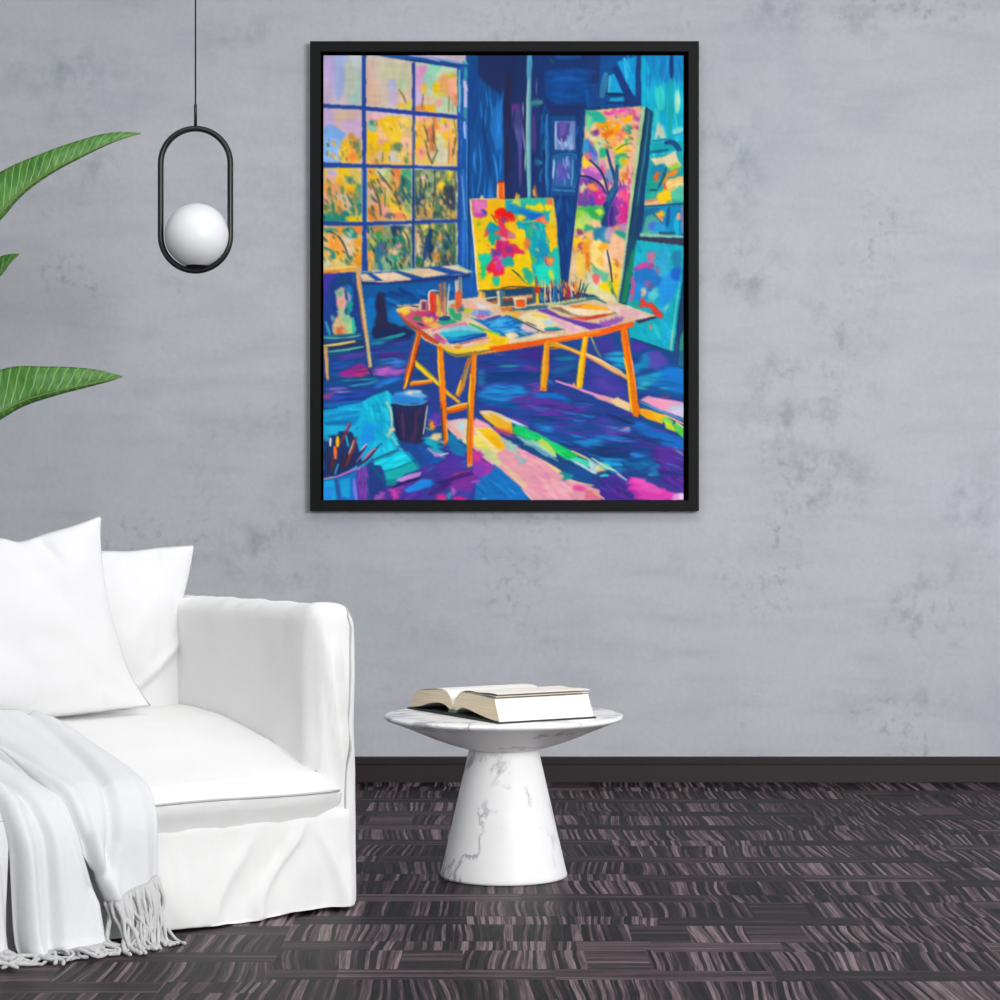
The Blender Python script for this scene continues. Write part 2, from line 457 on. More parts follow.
ART = """
# base walls and floor
p 1a376f 320,50 690,50 690,360 320,360
p 13508f 320,270 480,270 480,345 320,345
p 1f4a8e 320,338 690,330 690,505 320,505
# blue wall right of the window
p 17508f 466,50 505,50 505,300 466,300
p 20305f 478,50 506,50 506,98 490,88 478,76
k 1e6ab5,2f8cde,145498,2a80d0,114a8a,1a70c0,3a94e4 3 110 1.6,26 90 470,90 503,96 503,290 470,290
p 2f88d8 491,112 502,98 503,150 496,150 490,130 @.6
l 123a78 5 482,120 487,150 490,172 @.8
l 143f80 8 474,60 474,130 @.5
k 174f92,103f7c,1a5aa0 31 24 2,22 90 478,230 505,230 503,300 475,300
# dark pillar and doors centre
p 20284f 503,100 512,54 516,54 513,200 505,200
p 1c2e5c 504,54 527,54 527,200 504,200 @.8
l 2c2340 5 508,75 508,120 507,190 @.7
p 4f4a88 512,104 522,104 523,128 512,128 @.8
p 6a3585 512,104 518,104 518,112 512,112
l 8f86b8 2 523,104 523,128 525,150
p 6f6aa8 514,128 522,128 522,150 516,140 @.8
l 6a4a90 3 520,140 520,185 @.8
l 4c4f9a 4 519,130 520,160 @.6
k 1d244e,22305e,163468,2a2f66 5 26 2,24 90 505,110 540,110 540,196 505,196
p 2a3068 532,112 536,112 537,150 531,150 @.8
l 5b4686 4 534,116 534,150 @.7
l 6f5a92 1.6 536.5,80 536.5,94
p 14468a 544,70 592,68 592,104 556,106 546,96
k 14509c,115aa8,0f4a8e,1a64b4 7 34 3,16 0 548,72 594,70 594,104 556,102
p 1560b0 585,92 600,80 600,106 588,108 @.8
p 203266 540,104 586,104 586,118 540,120 @.8
l 1b8a5a 2 550,59 554,63 @.5
l 1f5aa0 5 556,57 580,57 @.7
l 56a0c0 5.2 529.5,50 529.2,82
l 7fb8c0 4.6 529.5,80 528.5,110 528.5,150 528.8,198
l a0c8b8 1.6 527.5,80 527,110 526.5,150 @.9
l 4a88a8 2 530.5,60 530.5,196 @.8
l 58b098 4 531,103 542,102 @.9
l b0d0a0 1.2 525.6,152 525.2,170
l 2b80a8 5 536,162 541,163 @.9
k 165a98,1e70b0,124a88 9 26 2,22 90 541,112 554,112 554,190 541,190
l 2a7ab8 3 547,115 547,190 @.8
l 58a0c8 1.2 546,140 546,185 @.8
p 184c86 550,116 576,116 578,196 550,196
p 6f86bc 555,121 575,121 575,150 555,150
p 4c4790 557,123 570,122 569,135 562,146 557,140
p 6a58a8 560,122 567,122 566,132 560,138
k 9cbce0,7aa0d0,b0c8e8 11 14 2,8 80 556,138 574,136 574,149 556,149
l a8c4e4 1.6 555.5,122 555.5,149
p 2d649e 551,156 575,156 574,187 551,187
p 5a5aac 557,162 570,160 569,178 557,181
l a0c0e0 2.4 554,160 553,178
k 6f90cc,5a60b0,8aa8d8,4f50a0 13 18 2,9 85 554,160 571,160 570,184 554,184
l 2f70a8 1.6 551,156 576,156 574,188 551,188
l 7fb0d8 1 573,160 571.5,186
l 3a80b8 2 551,190 577,191
k 164480,1c5ea0,123a74 15 18 2.4,18 90 576,112 584,112 580,192 577,192
p 123a76 555,197 579,197 574,292 566,292 556,220
k 1a5a9c,124888,0e3d80 17 26 3,22 90 556,200 577,200 572,286 563,286
f v 7 468,54 540,300 @.75
f v 5 540,54 586,108 @.7
f v 7 553,198 580,300 @.7
l 143f86 3 551,120 551,190 @.6
# top right windows
p 20386f 586,54 600,54 605,100 590,110 @.5
p 1060a8 600,54 641,54 641,106 600,108 @.6
l 5aa8b8 7 606,74 602,96 @.5
p 1ea4d8 609,76 614,73 624,90 624,93 608,93
l 48b8d0 2.5 610,76 609,92
p 169fd6 617,62 637,56 636,96 632,94
k 2fb0e0,1590cc,40bce4 19 14 2,18 80 622,62 637,58 635,92 630,88
p 1b3a78 612,68 617,66 636,100 636,106 624,106 624,96
l 153466 4 608,94 624,95
p 1f9fc8 610,98 624,97 624,101 609,102
l 163a74 3 606,103 641,103
l 1c447c 6 639,54 638,104
p 1c3f78 632,98 641,96 641,106 630,107
p 17b0d4 641,54 684,54 684,235 645,235
p 1d84c4 644,54 684,54 684,82 668,84 655,80
k 2196d0,1a78bc,18a8d8,2a8cc8,159cc8 21 60 2,16 90 642,55 684,55 684,86 642,86
k 2cc8cc,18b0c0,4ad4cc,22bcd0,10a0b8,30ccd0 23 90 2.2,18 90 642,84 684,84 684,160 648,160
l 10b8e0 4 644,60 643,106 @.8
l 48d8c8 9 660,88 661,108 @.7
l 14407f 4.4 671.5,54 671.5,78
l 18a4a4 5 671,80 670,140 @.9
l 8ee0c8 6 677.5,92 677,112
l d0e0c8 3 678,96 678,104 @.8
b a8dccc 654,138 660,122 665,130 665,138
b d8d0c0 656,137 660,126 663,131 662,137
l 90d4d4 6 674,132 682,129
l 1d8fa4 2.4 653,141 672,139
l 1a9aa8 1.6 672,136 684,133
p 16a8b0 652,143 684,141 684,150 652,152
l 14708c 3.4 650,152 668,150
l 174f7c 5.6 666,143 673,143 679,150 683,164
f v 5 642,54 684,135 @.7
# right picture upper
p 20a0a8 649,158 684,150 684,206 645,206
p e8d8b0 650,158 662,157 675,151 678,160 682,166 674,168 668,168 664,163 660,164 656,166
p 1a8cae 650,167 663,164 664,168 668,170 666,178 650,177
b a8cc40 668,168 676,163 682,165 674,170
b f08a28 662,182 668,172 677,170 676,175 668,178 664,186
b e87028 653,178 658,172 660,176 656,183
p f0c070 668,180 684,176 684,188 672,192 664,188
k f6d088,ecb868,f0d8a8 25 14 3,7 -20 668,179 683,177 682,188 668,190
l 2a5868 2.6 666,168 663,178 658,188
l d8622c 3 664,184 666,190
b f8c820 656,200 662,190 672,192 671,201 663,204
b 58c0a0 673,190 683,186 684,200 673,200
p e8b890 645,201 656,198 660,203 672,203 672,205 644,206
l d09060 3 646,201 657,199
b 18a090 648,180 653,181 655,190 647,192
b 2fae98 647,194 654,193 655,198 646,199
l 205060 2 650,190 657,190
l 14506e 2 644,206.5 684,203.5
p 20709c 645,208 684,205 683,237 640,237
p 148cc0 660,208 684,206 684,234 665,236
b f0b838 656,214 661,210 664,214 662,220 658,217
l d89070 3 661,217 662,221
p 60b8a0 646,217 652,214 660,222 664,228 658,234 642,234 @.8
b 3f8ce0 648,224 655,221 664,227 662,232 650,232
b 5f6fd0 650,223 656,222 655,228 649,229
b 2aa0d0 655,226 664,226 664,232 657,233
l 1d5f98 4 669,208 667,226
l 16b4d4 5 676,218 677,234
l e8a88c 4 679,214 678,219
l b07a98 2 682,205 682,232 @.8
p 305058 659,232 675,232 676,234 658,235
p 90c8a8 640,233 684,236 684,238 640,236.5
p 3a3a50 640,237 684,239.5 684,246 640,241
# big leaning canvas
p f0c890 586,111 641,106 638,140 631,200 627,240 622,300 567.5,290 570,262 576,215 580.5,180 583.5,150
p d8b890 571,250 575,215 580,225 578,285 568,285
b 24b89c 586,112 598,112 606,118 603,124 596,121 588,126
b 6fd8a0 586,118 590,114 592,122 588,132
b e84aa8 602,112 618,109 632,108 636,114 622,117 610,116
b f07ab0 612,112 630,110 628,114 616,114
b c058a8 634,114 641,118 639,122 632,119
b f2a8a0 636,110 641,108 641,114 636,115
b f4b090 608,116 622,115 626,124 614,124
b f8b818 622,118 632,116 632,122 627,124 622,121
b f0a8a0 628,122 641,124 638,128 628,124
b f8a010 598,124 604,122 618,122 620,130 612,138 606,136 600,132
b f07828 602,134 612,130 614,136 607,139
b f8c050 608,138 618,134 614,146 604,146
b f0806c 616,132 628,131 622,140 617,139
b 28a878 623,127 630,125 632,130 625,132
b c0389c 633,126 640,127 638,132 632,129
b 806888 629,129 633,127 632,136 628,136 @.7
b e0d890 632,132 638,132 636,146 630,148
b c8d850 617,150 624,142 630,137 629,144 620,150
b 48b078 624,140 630,138 629,141 625,144
b 6b3aa0 590,134 598,128 598,136 593,138
b c02890 592,134 598,130 597,134
b f0d8a8 588,136 596,136 606,148 602,152 594,146
b d0e0a8 592,142 602,140 604,150 597,152
b 4f6fd0 586,138 594,148 598,158 592,160 585,155
b 3a98c8 584,140 588,142 588,154 583,155
b e07080 584,153 590,152 594,162 588,162
b 7f88c8 590,152 597,158 600,166 594,164 @.8
b f2d030 583,158 588,160 591,166 586,167 582,163
b 30b080 600,148 608,146 606,156 600,158
b f8a870 604,142 616,140 618,148 608,150
b e8b0a8 608,152 616,152 614,162 609,164
b f6d828 614,148 626,144 632,148 626,152 616,153
l 506048 1.2 616,150 624,145 629,144
l f0a060 2.4 624,151 633,151
b 20a890 617,154 626,154 622,166 616,168
b a0d860 620,158 626,156 624,164 620,166
b f0b828 624,160 632,160 630,165 624,165
l 509878 2 626,157 630,158
b d02070 627,168 633,166 633,176 629,177
b f06048 622,175 628,172 630,178 624,180
b f8a048 620,174 624,172 626,182 622,183 @.7
b d09cc0 600,160 606,162 606,176 601,176
b e85a98 600,168 604,166 606,174 602,176
b b060b8 580,172 590,168 600,172 602,178 596,182
b e080c0 588,168 598,168 602,174 594,172
b e0b0a0 604,178 611,176 611,188 605,190
b 7f98c0 606,170 613,168 613,180 607,184
p 8a4aa8 579,178 590,176 602,186 606,196 604,206 578,206
b c83090 594,192 602,190 605,200 598,206
b d88030 590,184 596,184 598,190 591,190
b f09060 586,186 590,183 596,188 590,190
b e0d0a0 580,184 586,184 584,192 580,190
b 5a4aa8 584,198 594,198 594,206 580,206
b 7a58a8 580,192 588,192 588,204 578,204 @.7
b e060a0 596,184 606,190 606,198 600,190 @.7
b a050b8 614,188 622,184 630,186 628,192 616,194
b d858a8 616,196 628,192 631,204 627,230 618,228 618,210
b f0607c 620,192 631,192 632,206 624,204
b e02f90 622,204 629,204 627,224 620,224
b d8a0b0 628,180 632,182 631,192 628,192
b f4c0a0 632,132 638,134 632,178 628,176
b 9038a0 610,198 619,198 618,214 611,214
b 6a3f9a 610,206 617,206 616,230 606,232 604,222
k f8b830,f09050,e0d090,28a080,f4a8a0,c84890,f8d040,508858 111 54 2.5,4.5 40 590,112 640,110 636,150 588,150 @.8
k b050a8,6a3c98,f07090,e83090,2a3c80,d880b8 112 36 2.5,5.4 80 582,180 632,180 628,206 580,206 @.8
k e040a0,f06090,c03898,8a3ca0 113 18 2.7,6.3 80 616,194 632,194 628,228 616,230 @.8
k f8c840,f0a030,f4d8a0,e87838,b85070,f8e090,e8c898,70a890 114 66 2.7,5.4 70 572,236 626,244 618,298 572,284 @.8
l 1f4a80 3.4 607,150 610,162 615,178 616,190 609,206 604,226
l 2a5c88 5 617,166 616,184 609,196 606,214
l 243868 2.6 590,160 600,170 606,184 608,194
l 1c3468 2.4 578,176 588,177 600,184 606,194
l 243c74 7 606,204 604,220 607,232
l 403080 4 612,208 611,228
b 48b858 577,208 590,206 603,208 600,222 590,220
b 2fa858 587,208 602,207 602,218 594,220
b 98d048 575,212 584,211 586,222 576,224
b c0e068 576,218 588,220 584,232 574,230
b c8d850 596,211 602,210 600,216
b f0c890 592,218 600,222 596,230 590,226
b 30a078 584,226 592,226 596,231 586,233
b b0d878 580,216 588,214 594,222 584,222 @.7
b e8b880 588,230 598,234 594,242 586,240
b 2f78a0 596,228 606,228 610,234 600,242 594,240
b 3090b0 602,232 610,232 614,240 604,244
b d8a8b8 608,226 616,230 612,240 606,238 @.8
b f09838 614,226 620,226 617,231
b 2aa090 614,232 626,231 626,240 618,242
b b890b0 620,224 628,224 626,232 620,230
b 8a4070 577,230 582,229 583,234 578,235
b a05888 579,238 582,240 586,236 588,242 582,242
b f8c828 574,236 584,240 588,236 586,250 574,246
b c05070 578,244 584,242 583,249 579,249
b f0a030 584,244 592,242 590,266 586,270 583,256
b e87828 585,254 590,254 588,268
b f8d060 575,256 584,254 584,276 576,274
b e8c8a0 571,262 575,254 577,280 571,284
b f8d888 590,246 600,240 604,264 592,270
b f0a828 598,246 608,243 608,252 600,252
b f4b858 598,256 606,258 604,266 599,264
b f4c098 612,234 626,243 622,266 610,262
b f0d0b0 604,250 610,254 612,266 606,270
b f8d058 610,262 618,262 620,278 612,278
b 68b898 592,266 600,270 608,274 606,284 596,278
b d8e0c0 588,274 600,278 602,292 590,290
b f06868 592,276 597,273 600,280 596,284
b f8d020 600,284 612,280 620,278 618,294 604,296
b d07838 614,258 619,262 618,268
b e09058 613,274 617,273 616,279
l 3a3a48 2 607,250 610,266 612,282
l 60a880 1.6 590,262 598,272
l 4a8858 3.4 610,282 613,292 618,302
l 98c838 3 608,280 611,288
b d8e098 580,282 592,286 600,296 584,292
b e0d8a8 596,290 612,294 618,304 600,300
l 17427f 3 582,120 578.5,175 574,215 570.5,250 566.5,290
p a8cca0 641.5,106.5 646,107 641,150 632,210 626,250 620,303 617,301 623,262 628,215 636,150
l c8d890 1.2 643,108 636,158 630,205 @.8
p 1a4a68 646,107 653,112 650,150 642,215 632,268 624,304 619,302 628,240 636,185
l 2f7a90 1.6 649,112 645,150 637,205
l 123a5a 2.4 646.5,108 641,150 634,200 630,235
l 18406f 4 648,150 642,200 636,236
p 1a8058 632,252 637,244 633,268 626,303 621,303 626,274
# teal picture lower right
p 18aebf 637,240 684,246 682,290 674,352 630,338 625,310 630,290
p 24b8cc 637,240 660,243 660,300 637,310 632,270 @.6
k 1fb4c8,10a0c0,38c4d0,18a8d0,2cb0e0 27 60 4,9 60 636,244 682,248 674,348 640,334
b 2278c0 634,272 648,266 660,276 662,284 654,292 640,300 632,290
b 1f88d0 632,284 648,284 646,302 632,302 @.8
b 2a98e0 660,282 674,270 680,278 672,300 660,306
b 1f68c8 671,270 680,267 680,278 673,280
b 2f70a0 672,252 682,252 680,268 672,264 @.7
b 40a8d8 658,250 668,254 668,276 660,276 @.7
b b080a8 646,253 654,251 656,258 650,260
b d86a90 648,257 654,256 654,263 650,262
b 7f80a8 655,266 659,266 660,275 656,274
b d04898 634,270 640,264 646,263 647,267 640,270
b c03f90 648,264 654,264 653,268 648,268
b 8a50a8 634,268 639,268 638,271 634,271
b 9060a0 644,282 651,281 650,286 645,287
b 586090 648,284 654,284 652,289 648,288
b d0b8a0 642,288 646,289 644,296 641,296
b d8587c 631,290 635,282 634,294 633,301 630,300
b c860a0 632,278 634,276 634,288 632,288
p e04838 640,300 643,297 647,303 652,302 657,308 663,314 662,319 655,316 650,308 645,307 637,308
b 60c8d0 648,292 657,288 656,298 650,300
b 1fa0a0 632,302 638,300 640,306 630,306
b 80d0d0 664,308 669,304 666,311
l 60d0c0 1.6 680,282 675,316 671,350
l b0c890 1.6 672,330 671,351 @.8
l e08050 2 650,324 651,329
p 1a3f60 682,285 684,285 684,372 678,368 674,352
p 1c3c64 674,352 680,300 684,296 684,345 676,370
p 2a8878 680,338 684,330 684,368 678,366
l 1c4a70 2.2 631,338 650,345 672,352.5
l b0b8d0 1.4 664,366 672,370 684,375.5
l b0a080 1.2 676,367 683,371
l 5a5a80 1 677,340 675,366
# window view
p d0c0c8 322,54 466,54 466,275 322,275
b aab8e0 330,54 347,54 348,78 338,100 334,90
b c4b0dc 322,54 332,54 334,80 330,104 322,104
b c8b4cc 322,80 330,84 333,104 322,104
b a8c8c0 352,74 361,70 361,104 350,104
b c0c8b8 346,62 356,60 356,88 346,96
b c8d0d0 352,54 362,54 362,68 352,66
p d4c4b4 366,56 412,60 412,110 366,106
b d8b8a8 366,62 374,62 376,84 368,88
b d0ccac 380,62 410,66 410,84 384,80
b b8b8d8 388,80 396,80 396,88 390,92
b d8b8a0 366,84 378,84 380,104 368,104
b c8b4d0 390,92 398,92 396,106 391,106
b e0c0a8 398,92 410,88 410,104 400,104
b c0d0a8 398,78 408,80 404,92 397,88
b e8c040 397,104 404,102 402,108 396,107
b d8c850 406,104 412,102 412,109 404,109
l 98904c 2 399,89 402,94 405,100
l 707850 1.6 403,95 406,103
p c4d8b4 415,62 456,68 456,114 415,110
b d8a8d0 414,68 426,66 427,78 420,92 414,94
b e090c0 420,68 426,66 426,74 421,74
b c8b0d0 414,90 424,90 422,104 414,104
b 90d8b8 430,64 444,62 440,70 430,72
b a0d0b8 424,72 436,70 434,86 426,88
b f0c018 433,84 438,81 441,86 438,92 433,91
b e8b848 422,84 426,84 427,92 422,93
b e8a870 438,78 446,74 452,76 450,90 442,88
b c8b840 446,76 456,72 456,79 448,79
b f0b060 440,88 456,80 457,94 444,96 @.8
b f4b090 448,80 457,80 457,98 449,98
b e0d060 432,92 444,92 442,98 434,97
b f0a8a0 435,102 441,100 441,106 437,107
b f0b830 423,106 434,104 434,112 424,110
b d08038 414,106 424,105 424,110 415,110
b f08848 416,106 421,106 420,110
b d8c0a0 424,96 433,96 432,104 424,104
b e07850 454,96 457,96 457,106 454,106
l 7f7450 1.4 449,96 449,112
l 806848 1.4 423,94 422,106
l a09870 1.2 452,98 453,112
# window view second row
p d8b8c4 322,110 362,110 362,162 322,162
b c8b0d8 322,110 334,112 334,126 322,126
b d8bca4 334,112 354,112 352,122 338,124
b d0b0d0 342,120 361,120 361,136 346,130
p 80aee4 324,128 330,124 338,128 346,134 342,140 340,162 323,162
b 90bcf0 324,142 340,140 340,162 324,160
b e8b848 341,144 348,137 356,138 361,144 361,162 342,162
b f0a050 350,142 358,142 356,162 348,161
b f0c020 342,146 349,142 350,152 344,154
b c89850 349,134 356,135 358,142 350,140
b 6b8458 354,143 360,142 360,152 356,153
b b0a840 357,152 361,152 361,160 357,158
b f08a40 350,154 356,154 355,160 350,160
p eec060 366,114 413,118 413,165 366,165
b e8b0c0 366,114 386,115 380,120 368,122
b 8ac8c4 368,122 373,120 376,130 372,132 368,128
b 50806c 370,121 377,121 377,126 371,126
b f0c020 380,120 400,116 398,128 388,132 384,130
b f2c838 388,132 398,128 400,140 392,142
b f0bc90 374,132 384,130 384,142 376,148
b f0c018 367,133 377,133 377,142 368,144
b ecb0a0 378,140 388,140 384,150 378,148
b f0d068 398,118 412,120 411,128 400,132
b d8c080 404,128 412,128 412,140 404,142
b f4c0a0 400,140 412,138 412,156 404,156
b f0c810 382,144 392,142 390,152 382,152
b f0c020 366,146 378,144 376,154 366,154
b 688860 393,144 402,143 402,150 396,153 392,150
b e8c8a0 376,152 384,151 382,161 375,161
b d8d0c4 390,152 398,151 400,162 390,162
b e8d080 402,152 410,150 408,160
b f0a060 372,160 382,160 380,164 372,164
b 388868 404,160 409,158 408,164
l 6f7f58 1.2 382.5,152 382.5,162
l 609070 1.4 389,156 390,162
l 608060 1.2 407.5,152 407.5,160
p ecc468 415,118 460,120 460,166 415,164
b f0a8a0 416,116 430,118 426,122 418,122
b f0b048 417,124 424,122 424,138 418,136
b f6c018 415,142 421,138 421,156 416,156
b f08838 431,118 437,118 438,128 434,128
b e08060 428,126 434,122 434,146 429,144
b f0c060 425,122 431,120 430,126
b 98b8c0 437,117 442,117 440,122
b f0c828 442,118 448,118 446,124 442,122
b f4b0a0 442,124 450,124 448,132 440,132
b f0bc28 442,133 450,132 450,138 444,139
b d8dca8 436,134 444,140 444,160 436,162
b f0b070 448,138 456,140 455,160 449,160
b f2a898 419,148 424,148 424,158 418,158
b d06050 421,150 423,150 423,154 421,154
b f0c8a0 426,148 436,146 434,158 428,158
b e0d8b8 438,148 448,150 446,164 438,164
b d08048 431,138 436,138 436,150 430,150
l 5a5040 1.6 424,125 427,134 428,142
l 605040 2 432,118 434,132 434,142 437,152
l 50503c 1.5 425,140 428,154 432,163
l 48806c 1.8 438,150 434,158 432,164
l 706040 1.2 454,118 456,138 452,156
l 4a4a3c 1.2 455,138 453,152
l a07040 1 449,140 448.5,164
# window view third row
p e4c468 322,168 361,168 361,222 322,222
b c0b4dc 328,170 336,170 335,178 329,177
b e4b4a8 324,176 334,176 334,188 326,190
b f0c018 338,168 352,168 352,176 344,176
b f0b838 336,176 344,178 342,190 336,186
b d0b860 346,170 360,170 360,182 354,178
b 608c6c 345,176 353,177 355,185 349,184
b 3f7c7c 349,179 354,181 353,185 349,184
b f4c020 345,186 360,184 360,192 346,190
b f4a838 346,190 359,190 358,198 352,202
b e8a890 330,184 340,186 340,196 332,194
b f0a850 324,182 332,182 332,196 324,196
b 68a078 356,186 361,184 361,206 353,204
b e8c8a8 338,194 350,196 350,212 338,210
b f0a048 335,202 340,202 342,212 336,214
b e87050 340,208 344,208 343,212 339,212
b e8a898 323,194 329,194 328,204 323,206
b 58a088 331,196 334,202 334,214 330,206
b 6f8048 324,204 329,206 328,212 324,210
b 2a9484 322,213 340,213 346,218 342,222 322,222
b 1f8c8c 338,214 348,212 350,220 340,222
b f2d018 347,217 361,216 361,221 348,221
b 4a9870 350,208 361,206 361,214 352,216
l 3f8070 2.4 347,194 352,204 356,206 361,204
l 3a7058 1.6 332,200 334,216
l a0b890 1.6 328,194 331,200
p e0b868 367,168 411,168 411,221 367,221
b f0a848 367,170 376,168 380,178 376,186 368,182
b f4c020 370,174 378,176 384,186 374,186
b f8b888 376,182 386,178 388,192 378,192
b d8e0b0 376,170 386,168 384,178 378,176
b c0cc80 384,170 392,168 392,182 386,182
b f08848 392,169 401,169 400,182 394,186
b f0a858 394,180 400,180 398,196 394,196
b e8b8a0 368,190 376,190 378,208 370,206
b f0b060 376,192 384,192 384,206 378,210
b d0c860 384,188 394,192 396,206 386,206
b f0c040 388,200 398,198 400,214 390,214
b 48a880 402,170 411,170 411,186 404,196 402,186
b 30706c 402,178 408,184 404,204 399,204 398,196
b 3a8470 406,184 411,182 410,204 404,206
b 2c5c78 399,198 406,194 404,206 400,208
b f08838 368,208 377,206 378,220 368,220
b e8a868 376,208 384,206 386,218 378,220
b f0a898 382,204 390,210 388,216 380,214
b f2c040 400,206 408,204 407,218 402,216
b f08868 394,214 402,212 403,219 392,219
b 6a6878 384,214 394,214 392,219 384,218
b 90b070 404,202 411,198 411,214 407,212
b 78a068 376,196 380,184 382,190 378,204 @.7
l 4a5048 2 378,172 386,182 392,190 398,202 401,210
l 4a4c44 1.8 370,182 375,190 379,202 381,216
l 587850 1.4 385,188 385,206
l 806848 1.6 394,182 397,196
l 305868 2.2 402,176 404,188 400,204
p 5f7c60 414,170 457,170 457,219 414,219
k 3c6454,6f8c64,c09c58,344e60,8aa870,d8b878,456840 33 70 2.4,6 80 415,171 457,171 457,218 415,218
b 98a880 422,172 433,174 432,196 424,192
b e8c0a0 420,178 426,176 426,182 421,182
b 304c68 416,192 422,194 422,208 416,210
b 50785c 424,184 432,184 430,194
b f2c838 438,182 444,180 444,188 441,194 438,190
b e8d040 449,172 453,172 451,180 448,180
b f0c868 427,204 433,206 433,216 428,216
b c89c60 417,212 428,210 430,218 417,218
b 404458 446,188 450,184 455,192 455,210 446,204
b 484c50 442,192 448,188 448,204 442,202
b e8c070 440,201 444,200 444,203 440,204
b d8b058 446,212 456,210 456,218 448,218
b d0a070 421,200 425,200 425,204 421,204
l 3c4c50 1.5 434.5,169 434.5,196 432,210
l e8d8c0 2 456.5,172 457,216 @.8
# window view fourth row
p e4b878 322,225 361,225 361,270 322,270
b 30907c 322,229 332,229 338,236 330,236
b f0b070 326,234 338,234 342,246 334,252 328,242
b f8a040 328,240 342,240 344,258 336,262
b e8d0b0 340,238 354,236 352,256 346,252
b f0a030 338,228 342,226 342,234 338,234
b 2a8474 343,230 352,228 358,232 356,238 346,236
b a0d8d0 347,231 352,231 352,236 348,236
b f08838 354,226 361,226 361,234 356,232
b e8c8a0 350,240 360,240 358,256 350,254
b f0a830 354,240 361,238 361,252 355,252
b 2a9080 324,248 334,252 336,260 330,262 326,256
b e0b060 324,250 329,252 328,258 324,258
b d0d8b8 324,258 330,262 330,266 324,266
b f0b030 336,254 344,254 344,262 336,262
b d8c880 334,260 346,258 350,266 334,266
b 508060 346,258 352,256 352,264 346,264
b f0a028 354,254 361,254 361,266 355,264
l 3c4840 2 328,231 338,236 345,247 349,260
l 2a8478 2.6 324,247 332,252 335,258
p 7c9c78 367,226 412,226 412,270 367,270
k 3f8464,e0b068,58a078,285c70,c8c890,e89050,6c9c70 35 60 2.2,6 75 368,227 411,227 411,268 368,268
b e8904c 374,228 382,228 380,236 376,234
b 4f9a58 376,232 382,230 380,246 376,244
b d8b8a0 367,232 370,232 370,238 367,238
b f0c850 370,236 376,242 375,246 371,244
b f0a848 368,252 373,254 374,262 372,272 368,270
b 2a708c 376,246 386,246 386,268 378,268
b 6a6a98 380,246 386,244 386,252 380,250
b 1f4468 391,226 402,226 402,240 394,242
b e8d090 402,230 408,232 408,246 404,244
b 287c68 390,240 402,236 408,250 402,256
b f0b8a8 390,248 396,246 396,252 391,252
b f0a8b0 396,243 401,243 402,248 397,248
b e8d0a0 390,250 400,250 398,255 392,254
p 2aa07c 390,255 401,255 400,270 392,270
b 1a7464 390,262 401,260 400,270 392,270
b f09838 401,258 405,257 406,265 402,266
b f4c8a8 405,258 408,258 407,264
b 80b090 382,258 391,258 390,270 384,270
b 3c6a90 402,252 408,252 406,258
l 2f5a48 2 370,244 375,254 376,262
l 3a3c38 1.4 403,230 408,238 409,248
l 607078 1.6 385,240 386,258
p 587c54 415,223 457,223 457,268 415,268
k 2a5458,c8b868,3f7450,6c8c54,204868,d0c070,50784c,785f48 37 70 2.2,6 78 416,224 456,224 456,266 416,266
b e8b888 416,228 421,234 421,246 417,244
b 183c64 427,222 433,226 433,264 428,262
b 1f4478 424,236 428,236 428,264 423,262
b e8a058 439,235 444,235 443,240 439,240
b d88848 435,250 440,252 439,262 434,260
b 1c4c74 444,236 452,236 450,250 444,248
b e8d870 423,224 428,224 427,234 424,234
b d8c858 431,224 435,224 434,232
b e8c8a8 416,244 420,244 420,258 416,256
b f0d8b0 425,260 429,260 429,267 424,267
b e0d890 432,262 438,262 437,267 432,267
b 8890a8 437,242 440,242 440,252 437,252
b 3f3f50 442,254 454,254 454,266 444,266 @.7
b 206858 416,256 424,262 424,268 417,264
l c8e0c0 2.6 457,224 457.5,264 @.8
# fine twigs and leaves in the panes
k e8b840,f4c878,608050,f0a070,d89850,f8d860,c8a070,506848 101 36 2.2,4.5 75 324,140 361,142 361,160 324,162 @.8
k f0c030,f4c070,78905c,f0a080,f8d870,d8a060 102 42 2.4,5.4 70 367,120 411,120 411,162 367,162 @.8
k f0c040,f0b080,907850,e8a070,e0d8a0,685840,f4c8a0 103 48 2.0,6.3 80 416,118 457,120 457,164 416,164 @.8
k 4a7c58,f0b848,e89850,30746c,d8c070,58905c,f4c8a0,384c40,e87848 104 66 2.4,5.4 65 324,180 361,180 361,220 324,220 @.8
k 4a7c58,f0b848,3c4c44,30746c,d8c070,f4c090,284850,e89050 105 66 2.4,6.3 62 367,172 411,172 411,219 367,219 @.8
k 2c4450,c8a058,3c6050,e0c080,243c50,8a9c60,705838,f0c860,1c3048 106 96 2.2,5.4 80 415,172 457,172 457,218 415,218 @.8
k 2a8474,f0b048,f4d0a0,305048,e89040,d8d0a0 107 36 2.4,6.3 50 324,228 361,228 361,264 324,264 @.8
k 1c5058,e0b068,2a7858,c8c890,e08848,183c58,78a070 108 78 2.2,5.4 72 367,228 411,228 411,268 367,268 @.8
k 183c54,c8b058,2a6048,e0c890,14304c,886038,607c48,f0d070 109 90 2.2,5.4 80 415,225 457,225 457,266 415,266 @.8
f n 1.6 322,54 462,166 @.8
f n 1 322,166 462,275 @.7
# window bars
p 26489a 322,103.6 362,106 413,111 457,115 457,119 413,115 362,110 322,107.6
p 2b3f94 366,107 413,111.5 457,115.5 463,117 463,119 413,114.5 366,110
p 26489a 322,162 362,164 412,165.5 460,167 460,170.5 412,168.5 362,168 322,167.6
p 2a4a98 322,221 362,222 412,220.6 460,219 460,222.5 412,224 362,226 322,225.6
p 26489a 361.6,54 366,54 366.3,164 366.6,222 367.5,275 361.5,275 362.6,222 362.3,164
l 4a98d0 .9 361.6,170 362.2,220
l 58a8c0 1 367,168 367,222
